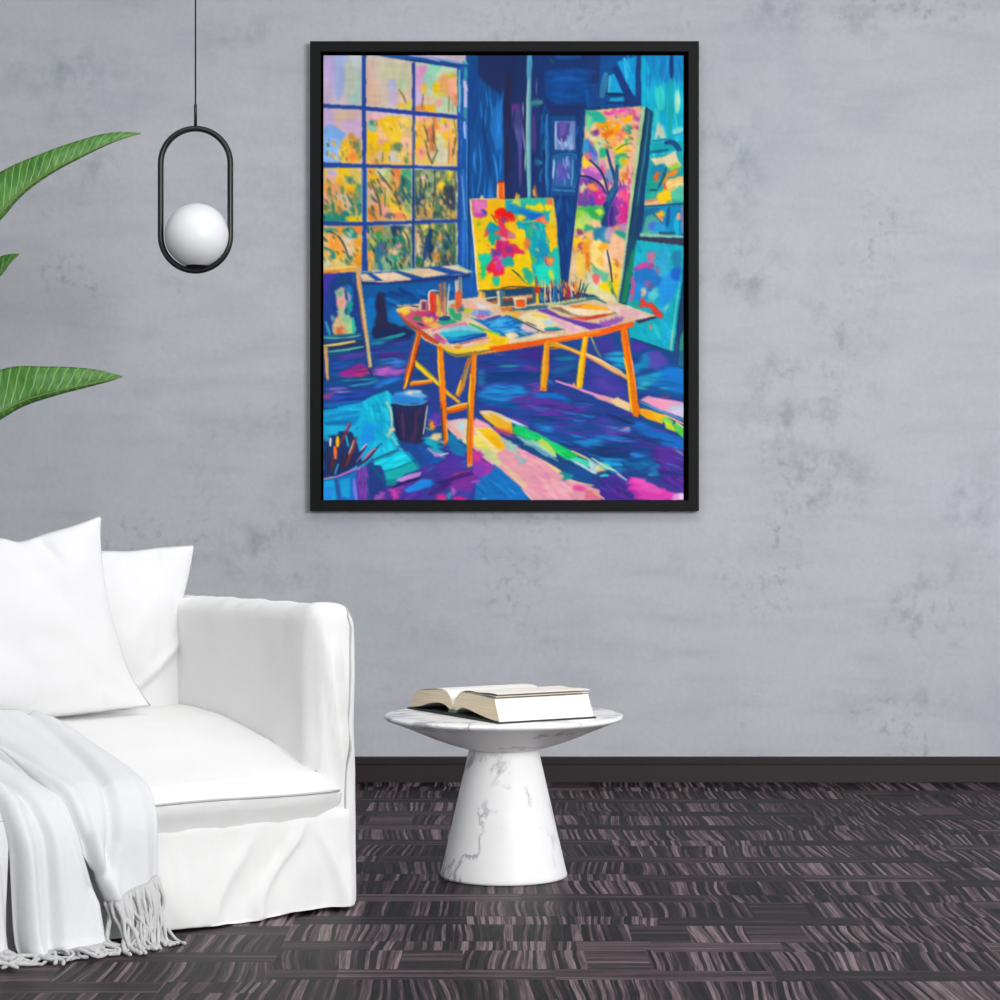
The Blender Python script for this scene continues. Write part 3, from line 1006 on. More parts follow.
p 28458e 412,62 415,62 415,118 414.6,166 414.6,270 412,270 412.4,166
l 56708c 2.4 413.6,120 413.2,164 @.8
l 183f74 2.4 413.4,172 413.4,268 @.7
p 235a9c 372,54 410,54 468,64 468,69 458,68.4 412,61 385,57
l 204a8c 3 405,59 440,63.5 460,66.5
l c0b0dc 1.8 408,55 424,57 440,61 @.9
l 8fa8d8 2.2 430,57 450,61 462,63.5
l 48b0c8 3 463,62 467,64
p 2050a0 457.5,66 461,66 461,270 457.5,270
l 70c8c0 2 459.5,70 459.5,112
l 30a0b0 4 465.5,66 465.5,78
p 1e58a4 461,66 469,64 469,275 460,275
p d0c4e4 463.4,80 466,78 467.6,88 467,108 464,108
l 3a98a8 3.4 465.6,68 465.4,80
l 3f8c98 3 465,108 465,118
l a0b8e8 2.6 464.6,122 465,138
l 3070c4 4 463,170 464,220 463,268
l 68a0e0 1.6 462,176 465,220
l 58b0d8 1 466.6,90 467,270 @.7
l 1a3f80 2 469.5,66 468.5,180 469.5,275
# sill
p 1e4f9c 362,273 396,271 440,266 458,264 472,272 445,276 412,279 385,281 362,281
p e8d0b0 360,275 366,273.5 376,281 362,280.5
p ecd0b0 372,273.5 394,272 413,279 396,281 384,281.5
p e8cca8 398,270.5 416,268 430,269 449,274 434,276.5 424,277.5
p e0ccb0 440,266.5 458,264.5 472,272.5 466,272.8 452,269.5
l 78c8a0 1.6 400,270.5 416,268.5
l 78c8a8 1.4 456,265 472,272
l 60a8a0 1.6 361,272 372,271.5
l f0c8a0 1.4 362,281 386,282 410,279.5
p 28346f 362,281.6 386,282.6 412,280 448,276 470,274 470,277 430,281 400,285 362,285
# wall below sill
p 135a9c 362,285 480,280 480,336 362,345
k 1468ac,0f4a8c,1a74bc,114080,1560a0 39 46 5,14 20 364,288 478,282 476,330 364,340
b 1274bc 366,300 376,300 376,330 368,340 364,320
b 252c50 376,296 384,294 387,318 394,324 412,330 408,338 374,338 376,318
b 2a2a4c 380,298 384,298 386,324 378,334
b 1278c0 388,312 398,308 408,322 398,326
b 1a5aa8 464,280 476,280 476,300 466,300
p 1c2a5c 374,328 410,330 412,340 374,344 @.8
# floor upper left
k 2a46a0,1c5aac,4a3a98,343488,20488f,5a3f9c,183f7c,2a60b8 41 90 3,18 -8 323,340 440,338 440,420 323,430
l 1ea0a0 3.4 372,342 388,338 404,334
l 2a8fa8 2.4 370,344 384,342
l 4f2f80 6 378,356 404,355 @.8
l 1a88b8 3 380,361 396,359
b 4f80d8 384,362 396,360 408,361 406,366 392,366
b c068c8 376,370 382,365 392,366 390,373 380,377
b b060c0 392,370 402,368 403,374 396,375 390,374
b a03090 338,372 352,368 364,364 370,374 362,377 348,377
b c83878 360,372 366,366 371,376 360,377
l 9038a0 3 338,376 356,377
l 5a40a4 5 338,358 364,354
l 2058b4 4 332,364 352,362
l 1a5a9c 4 328,374 340,376
l 1a4a84 4 328,381 360,379 384,377
l 2a9ca8 1.6 340,381 360,380 376,378
l 3a9cc0 2 350,386 366,384 378,380
l 2470cc 5 376,384 400,378 @.9
l 2a88d8 4 376,388 394,380
l a890d8 2 336,392 350,391
l 8060c0 3 328,389 346,388
b a04898 324,392 334,392 332,398 324,400
l 2a4fb8 6 332,398 360,394 378,390
l 243a98 5 332,404 356,398
l 1878c0 5 326,406 360,402 @.8
k 14477c,0f3c6c,1a5c9c,4a3898,184f8a 201 50 2.4,26 -8 323,342 440,338 440,400 323,412 @.7
f h 7 322,338 446,420 @.8
# left easel with portrait
p 20408c 323,273 357,272 364,320 366,345 323,340
k 1a4f90,2a3f98,185c9c,3a3aa0,1f5f98 43 40 3,9 75 324,275 355,274 361,330 324,330
b 4a3aa8 324,276 336,274 330,284 324,300 @.8
b 1a4878 336,278 346,276 350,284 338,284
b 20a098 346,296 352,296 352,310 348,316
b 1c80b8 346,286 352,288 352,300 346,300
b e8b8a8 336,292 341,287 345,292 346,304 342,310 337,304
b f0a088 339,300 343,300 342,308 339,307
b 70b898 336,291 343,291 341,297 337,296
b e0a8c8 347,291 351,296 350,302 348,300
l 2a3f60 1.6 345.5,291 347,300
b b8c8a0 339,308 344,307 344,320 339,320
b e0c090 335,319 344,316 350,324 346,335 334,335
b b0d890 346,321 353,319 355,334 347,335
b 98d0a8 343,316 350,316 350,324 344,322
b 88a8b8 331,316 334,316 334,320 331,320
l 30c8a8 3 353,318 354,333
b e07848 336,328 343,328 343,335 337,335
b f0a080 341,330 347,331 345,335
l 2a98a0 3 326,322 330,335
l 1f7888 3 324,337 340,336 360,334
p 1c4070 323,338 364,335 366,352 323,353
l 78c8b8 1.4 324,338 345,338 360,335.5
l 28508c 3 326,341 362,338.5
l e8c858 2.6 324,346 340,344 355,341.4
l f0d890 1.2 330,345 350,342.6
l 303468 2.6 330,349 362,344
l 60b8a8 2.2 329,351.5 345,350 363,346.5
l 206078 2 330,354.5 350,351
p e8a848 323,270 356,267.6 357,271.6 323,273.6
l f0d078 1.8 323,269 340,267.6 356,267
l d87830 1.6 323,273 340,270.6
p e0b070 355.4,268 359.4,268 366,318 371,358 372,366.5 369,368 365,340 362,318
l c8c8a0 1.6 366,338 369,352 371,366
l f0c8a0 1.4 357,276 361,300 365,326
l b07838 1 355.4,272 359,300 363,330
l 1a3060 1.6 369,368 373,377 @.8
p e0a868 323.5,347 327.6,347 329,378 328,382 326,378
l e8b880 1.6 325,350 326,366 327.5,378
# floor centre under table
p 1d4a8c 430,352 690,350 690,500 520,500 430,430 @.55
p 3a3890 430,352 560,350 560,360 690,380 690,420 430,420 @.4
k 2048a0,2c3a94,4a3090,1a5aa4,5a3498,123c7c,24469c 45 150 3,20 3 480,348 684,360 684,470 482,420
b 2a8cd8 484,388 510,384 522,390 530,394 510,402 486,404
l 189ee4 5 494,392 512,388 520,392
l 0f5aa0 5 480,400 520,408
b 60389c 512,398 540,396 560,404 580,410 560,416 530,412
l 5a3898 9 520,400 560,410 586,408 @.8
b 7a4ab0 530,384 540,382 541,390 534,394
l 1670c4 6 536,396 556,396 568,402
b 2048a0 586,366 600,362 620,376 630,398 600,392
l 1a88a8 6 556,358 574,358 @.7
l 1870a0 6 552,372 576,366 @.7
l 6a3a98 4 526,366 538,370
l 123f7a 6 484,380 536,376
l 5cc0d8 2 548,380 552,384
l 2f8098 2.6 500,366 518,366
l 5080a8 1.6 496,354 504,355
l 103a78 5 490,374 530,374
l 3a9cc8 6 481,370 481,384 @.7
b 3f2f8c 520,350 546,348 548,360 524,360
p 54349a 588,340 612,336 622,370 592,350 @.6
p 4a38a0 634,340 650,346 640,352 632,352
b 20b0d0 606,354 621,352 624,368 614,366
b 1888b8 636,358 650,352 660,356 656,366 638,368
b 5a4fb0 644,356 660,352 668,362 656,370
b 2090c8 634,366 642,362 640,372 634,374
b 1a78c8 650,378 672,366 684,372 684,394 660,390
b 20a4c8 638,378 660,372 656,382 640,390
b 38c8d0 640,384 648,380 646,390 640,392
b 58c8d0 658,388 664,386 664,390
l 1a5a94 5 640,392 664,392 684,398
l 2048a0 5 648,394 682,400 @.7
l b03a70 2 662,397 670,397
b 604aac 596,370 612,384 628,400 604,390
p 4f40a4 590,362 625,380 629,400 590,392 @.7
# floor lower right
k 2a3c90,4a3098,1f509c,5c3ba0,16407c,2a60b0,38348c 47 120 3,22 4 490,420 684,430 684,498 560,480
b 4a4aa8 596,418 622,424 634,432 610,436
b 6a4cb0 606,426 622,430 632,432 612,436
l 2468b8 5 596,436 624,440 640,440
l 1f78c0 8 536,426 552,430 @.9
l 2a90d8 4 538,428 550,428
l 1a3f7c 6 560,444 600,446 640,450
b 1f88c8 576,440 598,438 600,446 580,446
l 144478 9 592,450 626,456 @.8
p 16386f 590,446 624,448 640,456 622,458 590,458 @.8
b 2890e0 628,453 638,452 646,456 634,457
l 2084c0 3 600,459 626,460
b 22a0d8 600,459 622,466 620,472 610,470
b 1a68a0 622,460 660,460 658,474 630,470 @.8
b 2298c0 648,468 658,466 656,476 646,474
b 4a2c88 652,450 666,445 684,456 684,490 660,476
b 5a359c 656,446 674,448 682,462 662,462
k 4a3094,5a3aa4,3f3f9c,62389c 49 30 3,14 40 660,448 684,456 684,492 664,480
p 1f70c8 630,426 640,420 660,432 684,440 684,450 664,446
k 2a80d8,1664b8,1a70c0 51 18 2.5,16 22 634,420 684,438 684,448 650,436
l a8a8dc 2.4 674,448 683,455
b b8a0d8 622,427 628,428 634,431 626,431
l 3a2f78 4 628,440 660,440 @.6
l 6a68b8 1.2 608,440 634,441
b 523ba0 594,484 612,474 634,478 642,500 600,500
p 4a3098 590,480 616,476 640,500 590,500
k 4a2c88,2f3a84,5c44ac,6a389c 53 20 2.4,14 35 592,478 618,476 638,498 592,498
b e84ab8 628,482 640,477 656,486 672,492 682,494 676,500 644,500
b f060c0 634,480 642,478 660,490 650,492
b c83ab0 630,484 640,494 640,500 632,490
p d8a0d8 674,494 684,492 684,500 672,500
p f0c8e8 680,493 684,492 684,500 678,499
l 4a3a98 4 648,476 670,488 684,492 @.8
k 14477c,0f3c6c,123f78,4a3496,5a389a,1a5ea2,163f78 203 150 2.4,30 4 484,352 628,352 632,360 684,380 684,480 560,470 484,425 @.55
f h 9 476,344 630,462 @.75
f h 9 631,358 672,462 @.75
f h 6 640,374 684,462 @.7
k 2a8cd8,1f9cdc,184a88,0f3c70,6a44a8 204 46 1.6,20 5 490,380 684,420 684,470 560,455 @.7
f h 4 476,344 630,462 @.6
f h 4 631,376 684,462 @.6
# right light bands
p e8a8c8 640,400 648,396 684,402 684,418 660,410
p f0a0c0 648,397 670,402 668,410 652,406
p b8d8e8 664,408 684,404 684,410 @.9
p dcd0ec 666,410 684,408 684,418
l 60a8d8 1.6 640,402 660,411 684,420
l 1f5f98 3 640,405 664,415 684,422
p f8b828 638,408 650,410 668,416 662,424 646,418 640,414
p f8a818 640,410 652,412 656,420 644,416
p 70d858 660,420 666,416 674,422 670,426
p 58d050 670,426 678,422 684,428 684,438 676,432
p c8d838 664,420 672,424 676,432 666,428
l f0a898 2 664,415 676,420 684,424
l d0d8a0 2 676,422 684,428
p e8a8a8 590,393 602,395 630,403 630,411 612,404 596,398
p f0d0a0 610,400 618,397 630,404 631,412 616,406
l e090c8 2.6 556,381 572,386 590,393 600,396
l f0a0c8 1.6 580,390 592,394 604,398
p e8a070 574,382 577,388 572,386
# middle light band (green)
p f0b838 480,413 490,412 512,422 513,434 500,430 484,418
p f8c820 488,414 500,418 508,428 498,426
p f0a020 500,422 512,426 513,432 502,428
l e87840 2.4 494,427 504,430 514,433
p b04888 494,427 512,435 518,438 506,436 496,432
p c0e0f0 500,414 514,420 530,428 520,426 506,420
l e0c8a0 2 480,412 490,411.5 502,415
l 6a3a9c 3 512,418 528,424 @.9
p 18c868 512,427 522,426 536,433 560,445 578,454 577,458 566,459 540,443 528,440 514,433
k 28d878,10b858,40d868,18c080 55 30 2.4,12 28 514,428 524,427 576,455 566,458 532,440
p b8d868 536,442 542,438 550,444 556,452 556,458 546,452
l d8d8a0 1.6 534,442 556,456
p a0d8c8 514,434 528,440 534,440 540,446 556,456 544,454 526,444 @.9
p 90c0c8 528,442 542,448 560,460 550,460 534,450
l e8c890 2 572,451 590,460
p 50d8b0 562,460 578,457 592,462 594,468 580,466
p c0e0f0 566,459 578,462 598,474 590,474 574,466
p 40b8d0 590,472 600,478 604,474 610,476 600,477
b f0c878 595,468 601,466 606,470 598,473
p d0e8e0 588,458 600,466 596,474 590,470 @.8
p 60d0c0 578,456 594,460 604,470 614,470 608,464 592,460
l c0e0c0 2 592,458 604,466 616,471
l 40c0d8 2.4 600,476 608,475
l 90c8c8 2 617,474 627,480
l c8a0d0 1.6 616,472 622,476
# dark gap
p 1f4a7c 500,433 512,438 530,446 546,456 570,460 600,478 596,486 572,478 552,462 536,456 520,446
p 1a5090 560,462 580,468 596,478 592,484 574,480
p 303f88 590,478 600,476 600,492 592,488
l 5a9cb0 2 524,444 538,449 558,461
# lower left light band (pink)
p f0a8b8 440,424 448,421 475,418 488,424 500,436 524,450 540,458 562,472 572,480 600,490 600,500 533,500 500,470 478,454 466,440
p f0d0a0 448,424 468,419 476,440 470,448 456,436
p f8e098 474,428 490,428 500,436 505,448 496,454 480,446
p f8c828 477,429 488,428 498,434 506,448 500,450 488,440
p f8b818 484,434 494,436 504,447 498,449
p f0e070 474,434 484,440 492,450 480,450 474,446
p d8dca0 478,448 496,454 502,464 498,466 486,458
b c0d898 480,448 488,450 490,458 482,454
p f0a8b4 500,452 514,446 530,456 550,470 564,480 580,500 534,500 520,482 504,466
k f4b4c4,f0a0b8,e894bc,f8c0c8,f0b8b0 57 46 4,12 35 504,452 520,448 562,478 580,498 536,498
p f0c8a8 500,462 512,470 528,484 526,490 514,480
l e8a0c8 5 530,472 534,482 @.8
l e8c0c0 1.2 478,452 500,468 530,497
l f0c8d0 1.4 500,470 516,484 532,500
b 60c8d8 506,442 510,442 514,448 510,448
b 60c8c8 516,454 522,458 527,463 522,463
b a8d8c0 503,440 508,438 518,450 514,454
p f8d898 540,458 562,471 564,476 570,480 596,486 590,486 566,480 552,468
b 18909c 562,477 566,472 573,474 572,479 564,479
b e858a8 572,488 580,485 588,490 592,496 584,492
p e88098 586,490 598,494 602,500 584,500
l f09068 1.6 590,490 600,496
l f0b8a0 2 594,492 604,499
p d8c8c8 448,424 462,420 466,438 458,440 450,430
p f0b0a8 447,424 455,427 464,438 458,438 450,430
b b8dce8 460,424 466,422 465,432
l d8b8c0 1.2 446,422 466,418.6
l e0c0b0 1.4 450,430 466,444
p f0a8b4 500,452 508,462 520,478 533,498 545,498 530,470 512,450 @.5
l f0d0b8 1.6 478,453 500,470 533,500
# upper stripe to table leg
p e8d0a8 480,413 484,411 500,414 512,420 506,424 492,418
p f0b830 488,413 498,416 510,424 508,430 498,426
# floor lower left
p 5a3aa4 420,450 470,450 480,460 500,472 500,500 420,500 @.6
k 4a34a0,5c3fac,2a5cb4,3a2f84,6a3aa4,1f6cc0 59 80 3,16 -20 400,450 468,452 492,474 520,499 380,499
p 1a78c4 478,474 494,464 520,486 530,500 474,500
k 1f84d0,1668b4,2a90d8,1a70b8 61 24 3,14 40 480,474 496,468 524,496 480,498
b b838b0 472,452 478,452 492,466 490,474 474,474
p d03f98 472,450 476,452 482,458 478,462 473,458
b 8a40b4 472,462 486,466 484,476 474,474
b 8038a0 450,476 468,470 478,478 468,490 450,490
b b83a70 454,473 468,470 464,475 454,477
l 3a2474 5 440,484 460,476 472,474 @.8
l 4a2478 5 430,494 450,484 @.8
l a058c4 2.6 472,482 480,481
b b860c8 450,490 454,488 454,496 450,496
b d83a98 436,497 440,493 446,496 444,500 436,500
b 30a0b0 446,494 449,493 451,498 447,499
b d02f90 454,498 464,496 464,500 452,500
l 5ab0d8 1.4 482,499 486,499
b 1e8ae0 410,490 420,480 432,482 424,490 412,493
p 2a8ce8 403,489 418,479 432,480 424,488 412,492
b 2058b0 424,452 438,452 436,464 424,464
l 1a60b0 6 420,448 438,462
b 4a38a0 440,446 464,452 464,460 444,462
b 5838a4 440,462 462,462 450,476 436,474
# cyan drape
p 18a8d8 323,410 340,408 362,402 370,398 390,392 396,400 392,440 360,470 323,470
k 20b8e4,12a0d8,2cc4e8,1890d0,28b0e0 63 50 4,14 -10 324,412 364,402 360,450 324,450
b 1a88c8 324,422 344,418 360,416 356,424 330,426
l 1470a8 4 326,424 350,422 @.8
l 2088c8 4 330,416 358,412 @.8
l 20c0e8 5 328,430 340,430
p 18bcdc 364,402 372,396 388,390 392,404 392,430 400,444 414,456 420,466 400,470 386,470 374,464 372,450 360,440 358,424
k 20cce8,18b4dc,10a4d4,30d4ec,1ca8e0 65 60 4,12 70 364,404 388,394 392,430 404,450 390,462 366,440
b 1f9ce8 360,426 372,424 378,440 364,444
l c0d8b8 2.4 386,402 391,412 392,426
b d8d8b0 388,426 393,428 394,438 390,432
l 80d0c8 2 392,436 398,446 408,452
l 1890b8 3 382,462 398,450 @.8
l 28708f 3 370,462 388,454 398,450
p 1cd0e4 374,464 396,454 408,450 416,460 400,466 384,471
k 30dcec,10c0dc,28ccdc 67 18 3,14 -22 376,464 408,452 414,460 386,470
l 108898 2 384,471.5 400,467 416,460
p 18b0b0 384,472 400,468 417,461 421,468 406,474 398,480 386,480
p 128a94 386,480 398,478 396,486 386,486
l 20a8b0 3 392,476 412,468
p 3a4a98 366,464 384,470 384,500 366,500 @.7
p 2a3f88 368,464 382,466 384,500 370,500
l 105a78 3 372,466 384,482
p d090dc 396,481 410,474 420,472 420,476 404,482
l c090dc 3 398,480 410,476 420,473
p 50389c 384,488 400,484 420,478 424,500 380,500
k 5a3aa4,3f3494,703aa8,4a3090 68 20 3,14 -22 386,488 420,480 420,499 382,499
l 2a1f60 3 392,488 406,482 420,478
p 2a90e8 404,490 420,480 428,482 420,490 408,493
b d848b4 390,492 396,488 404,486 398,492 398,500 394,498
b b060c0 378,494 383,492 386,500 378,500
b 8a40a8 398,490 404,486 402,492
# bucket
p 2a2a50 392,404 428,402 424,440 418,445 404,444 396,436
k 322a50,3c2c58,2c3054,24284c 69 26 3,16 88 394,408 426,404 422,440 400,440
l 4a3460 3 402,414 404,436
l 43304c 3 416,412 415,440
l c0c0b0 1.4 427.6,404 425,424 423,434
l 203058 4 392,405 400,408 414,408 427,404
b 4898d8 391,397 398,391 412,390 426,393 427,400 418,404 400,403
b 2a84d0 393,397 404,396 420,398 424,401 408,404 396,402
b e0dcd0 404,391 414,390 424,392 422,395 410,395
b 78b8e0 412,394 426,393 427,397 416,398
l 5a98c8 1.2 392,401 404,405 420,404 427,400
l 181f40 1.6 393,406 400,440
p 1a4a90 396,440 424,444 436,456 420,470 404,452 @.5
b 1f4a8c 400,444 414,446 420,462 410,456
b f08c30 426,426 430,420 435,424 432,429 427,429
l 60a070 1.4 425,428 432,430
b 6a40b0 430,416 440,412 440,422 432,422
l 8040b0 2.6 434,424 440,425
b e8d8a8 430,437 436,433 442,433 442,442 436,440
b 18b0c0 426,440 432,437 440,446 446,452 440,455 432,450
b d0b0e0 428,450 436,452 446,455 438,457
l c090d8 1.6 428,448 434,453 442,456
l e0f0d8 1.2 440,455 448,453
b 1a80b0 446,436 456,436 464,446 464,456 452,452
b 1f74ac 450,440 462,446 464,456 454,452
# brushes pot lower left
p 1f78c8 323,478 336,478 350,474 358,470 366,468 368,500 323,500
p 18b0dc 324,482 334,480 336,500 324,500
p 20a8e0 340,480 350,478 350,498 342,496
b 2a90e0 324,488 332,488 332,500 324,500
l 30588c 3 336,480 338,490 340,499
l 8080e8 4 354,480 356,499
p 6a3a9c 356,472 366,466 368,500 358,500
k 7a4ab0,5a3490,8a58b8 70 14 1.6,14 88 358,472 367,468 367,498 360,498
p 203464 323,440 332,430 352,432 358,446 362,462 346,472 324,477
k 1f3f70,2a3060,184a78,34284c 71 26 1.6,12 100 324,440 352,440 356,462 326,474
b 1c9cc0 324,432 330,430 328,440 324,440
b 20b0d8 326,428 344,426 340,434 328,434
l c07ac8 2.2 336,477 346,473 360,467.5
l d8a0a0 1.4 324,479 336,477
l 5a3040 3 331,470 334,458 340,442
l 6a3848 3.4 340,444 347,430 350,424
l 9068a0 2 346,430 349,423
l 7a3430 4 346,465 352,448 356,438
l 8a3c30 2.6 352,452 355,440
l d8b8c8 1.3 346,460 351,448 354,440
l 4a2838 3 342,468 348,454
l d8d8e0 2.2 330.5,438 330.5,446
l f0b820 3.4 337.5,437 337.5,446
l f07838 3.4 335,447 335.5,458
l 5a3028 2 331,472 334,460
l 3a98d8 2 335,474 338,464
l 30b0d0 2 346,436 348,446
l 2a2a54 2.4 340,462 344,450
l 302858 2.4 352,466 360,454 366,446
l d0c0e0 1.6 361,450 366.5,444
l 8a7ab8 1.4 356,462 364,452
l 50284c 2.6 358,466 368,458 378,447
l c080a0 2 364,459 370,452 376.5,448
l 30488c 1.6 376,448 382,443 @.8
# easel painting centre
l b07828 2.4 517,193 516.5,200
p c8a050 515,196 520,194 520,202 515,202
b e08038 533,190 536,188 538,196 534,197
l d8b060 1.6 533.4,190 534,196
p f0d8a0 481,196 483,195 484,200 480,200
p e86018 497.4,182 504,182 504.4,200 498,200
l f0c8a0 2 497.6,184 498,200
l f8a050 1 503.4,184 504,198
l 803828 2 498,181.6 503.6,181.4
p f0c818 470,200 553,198 557,230 561,286 478,291 476,270 473,230
p e070b0 471,200 488,200 487,214 480,217 473,216
b e880c0 474,202 486,202 484,210 476,210
b f0b818 488,200 500,199 500,208 490,208
b 5050b0 481,211 487,210 487,214 482,215
b c050a0 476,214 484,214 482,218 475,217
b 70b838 477,222 480,222 480,227 477,226
p f8b020 484,208 492,208 498,220 497,224 490,216
l 806828 1.2 491,214 497,223
p 10a8a0 485,230 490,221 498,226 504,230 506,238 496,240 492,246 489,236
b 1a90b8 488,226 494,224 500,230 494,236
b e04858 485,232 489,229 488,236 485,236
b e86830 494,231 500,231 501,235 496,235
b e84020 494,214 500,208 512,211 514,222 508,226 504,232 498,222
p f01818 494,212 501,208 513,212 513,219 506,217 498,216
b d83050 499,218 504,222 507,232 502,228
b 6a4aa0 502,217 506,218 505,223 502,222
b e03870 500,224 507,230 512,234 506,240 500,236
p 18a8b8 505,200 552,198.5 553,214 548,224 540,220 520,222 511,210 506,212
b 28b8a0 519,199 545,199 544,206 530,206 520,204
b 2090c0 506,206 518,206 524,214 516,214
b c8d050 512,202 519,200 521,208 516,206
b f0d018 526,205 534,205 540,203 543,208 544,213 536,210 528,209
b f8d010 544,206 550,203 553,208 552,211 545,210
b e87850 546,200 552,199 552,205 548,204
p 1a68c8 523,211 530,212 544,214 540,218 532,220 526,217
b 1878c0 520,210 530,212 526,220 521,218
p f06858 534,220 540,217 546,215 544,220 549,222 547,224 540,223
b f89060 540,219 546,219 548,223 542,222
b f0d020 516,216 522,215 526,218 518,222
b f0c020 504,224 514,222 518,232 510,230
p 18a0b0 516,222 540,222 548,226 546,238 548,250 550,262 546,284 536,286 532,270 530,252 522,236
k 10b0b8,20b8b0,1898b8,18c0b0,28a8c0 73 60 3,9 75 520,224 546,226 550,250 556,284 536,284 530,250
b 38b080 526,228 532,226 532,236 528,238
b e07080 533,226 540,231 534,228
b c89888 532,226 536,228 537,230 533,229
p f0b818 545,228 550,222 555,224 557,247 552,246 547,236
p f8c020 548,230 556,228 557,246 553,244
p d8c840 549,214 553,208 555,226 550,224
p 18c0b0 554,248 558,248 561,286 548,286 540,284 546,266
b 20d0b8 535,268 546,262 556,270 554,284 538,284
b 1890b8 538,240 548,246 546,260 538,256 @.8
l b8a880 2 536,249 539,251
b e08058 545,258 551,256 554,262 549,266
b f8b030 548,260 552,259 552,262
l d83870 1.2 546,258 545.6,263 549,266
b c8d838 549,270 553,272 554,280 550,278
p f8c810 513,236 520,228 525,230 526,248 518,244
b f08040 525,238 530,240 528,250 525,248
b d08090 508,232 514,232 516,237 510,238
b e8a098 500,238 506,238 506,244 500,244
b d82878 486,262 494,250 498,242 508,242 516,246 524,254 514,256 510,262 503,270 504,275 494,274 488,272
b e03060 504,248 512,244 522,250 520,255 508,258
b c02870 496,242 500,240 502,254 496,254
b d070b8 496,256 502,254 504,266 498,266
b 70409c 490,250 496,250 502,256 492,255
b 8a3a90 506,246 511,247 512,253 507,252
b e82840 486,264 492,260 500,266 505,274 494,275 490,270
b d83898 494,256 500,260 502,270 495,268
b f08850 493,262 496,262 496,264
b 20a8a0 503,258 513,258 514,265 503,266
b 18a898 489,236 495,232 494,244 490,243
b 20c8a8 478,256 484,254 493,254 490,262 486,268 484,278 480,276 481,264
b 20c878 482,266 486,264 485,277 481,276
b 20c0a0 492,280 496,275 502,279 498,286 494,284
p f8d010 515,254 522,254 530,256 532,264 528,268 534,274 524,272 514,266
b 28b090 522,270 528,268 533,276 532,284 526,280
l 386048 1.8 512,270 518,275 524,282
l 70a840 1.2 518,276 528,285
b 78b840 531,256 536,256 536,264 532,264 @.7
p f8b810 500,276 510,272 520,280 528,286 500,290
b d0a828 478,240 481,241 480,243
l e88050 1.2 487,244 489,247
l f8e8c0 1.8 470,200 474,240 478,291
l e8c890 1.2 470,199 500,199
l d8b050 1.2 553,199 557,230
l 30a8a0 1 557,236 561,286
p 705828 478,290.5 500,289 530,287 536,286 535,288 500,290.8 478,292
# easel legs/shelf
p 204a70 480,291 540,288 540,312 482,314
p e8b858 478,291 482,291 484,304 494,306 488,308 478,304
p c89840 482,292 485,293 486,302 483,302
p e8d8b0 497,291 500,291 500.4,306 497,308
p 487888 500,291 505,291 505,306 501,306
p 204468 504,290 533,288 533,292 505,293
p b86838 486,302 497,300 497,304 488,305
l e8d0a0 1.6 484,299 497,297
p e8c8a0 484,304 497,303.5 500,308 486,309
l 504830 1.4 502,288 516,286.4 532,288
p d8a878 503,297 533,294 534,298 503,299.5
p 3f5060 503,299.5 534,298 534,306 503,308
p 8a4838 503,299 513,298 513,301 503,301.5
p f0b848 495,307 512,306 516,310 498,312
p 386068 532,287 535,287 536,304 533,304
l b04830 2 526,299 532,298
# table top
p e0c0a0 396,309 408,305 430,303 460,299 480,297 500,308 530,304 560,302 590,297 600,298 656,316 640,321 560,340 500,348 456,354 446,350 424,340 396,311
p d05878 398,312 410,310 440,316 432,328 420,330
p f0d048 396,309 404,307 412,312 404,314
p e8c028 402,311 410,313 404,316
b d04070 416,312 432,308 438,316 428,320
b 903898 426,314 436,312 436,319 428,320
l 303848 2 396,306 408,305.4 418,307
p e0c8b8 397,305 418,305 418,306 397,306.2
b f0c858 422,318 432,317 434,321 426,323
b 408058 412,318 418,316 422,320 414,321
l 304050 2.2 418,323 424,326
b d88858 430,322 442,322 438,326 430,325
b f0b850 428,324 440,324 434,328
p 28a080 437,322 444,318 452,319 458,322 444,326
b 30a878 448,308 456,306 462,320 452,318
p d88898 430,330 448,324 464,322 470,326 450,326 432,332
p e878a0 440,328 466,323 468,325 450,328
p e8d0a8 462,318 474,318 484,328 490,334 480,334 470,326
p 8ad0e0 440,330 460,325 478,326 486,334 470,338 448,336
p 38b8d0 438,333 460,330 480,332 484,335 456,340 446,338
p 1850a0 447,339 470,335 486,332.6 488,336 460,343 450,344
p 2088c0 444,336 462,338 482,334 486,333 462,340 448,341
l c04890 1.6 460,344 480,339.6 489,338
l b060a0 3 436,334 444,342
p c05890 432,334 440,336 448,342 444,344 436,340
l d0d8c0 1.6 487,336 490,334
p e0c0b8 462,302 480,302 492,308 470,312 460,310
b f0a898 466,304 474,304 484,310 476,312
b d8d0d0 472,302 482,304 490,308 480,308
p c8c848 464,308 472,308 474,312 464,314
p 88a8d0 474,310 490,310 494,314 480,318 470,314
p 6888c0 478,310 490,312 490,316 480,316
b c068a8 478,314 484,314 484,318 478,318
p 4a40a0 484,319 500,315 502,317 490,321
p 1f70b8 470,318 484,320 500,318 508,314 516,318 540,332 520,338 500,336 486,326
k 2a8cd8,1868b8,48b0e0,1f78c8,70c0e0 75 34 2.4,14 -6 484,322 506,316 534,332 506,334 494,328
l 38b858 2.6 470,324 484,330 500,334
p 80c850 474,326 486,330 500,333 500,337 490,334
p f8d028 484,330 500,336 510,338 508,345 486,350 478,348 490,340
p f0c018 492,336 506,338 504,344 490,344
p f0e0b8 504,334 514,332 520,336 510,340
p f0c890 470,342 488,338 492,342 476,346
p e8d8b0 508,340 540,334 560,334 550,338 510,345
b f0b040 506,312 516,311 521,315 514,317
p e8c060 500,312 512,311 514,315 504,314
p f0e0b0 518,316 530,312 546,314 568,326 544,330 528,324
p e8d068 530,314 544,313 550,318 536,318
b b8d8d8 542,321 552,320 552,325 544,325
b e8c8d8 520,326 532,324 540,330 528,332
l 486048 1.5 514,318 524,323 534,328 544,333
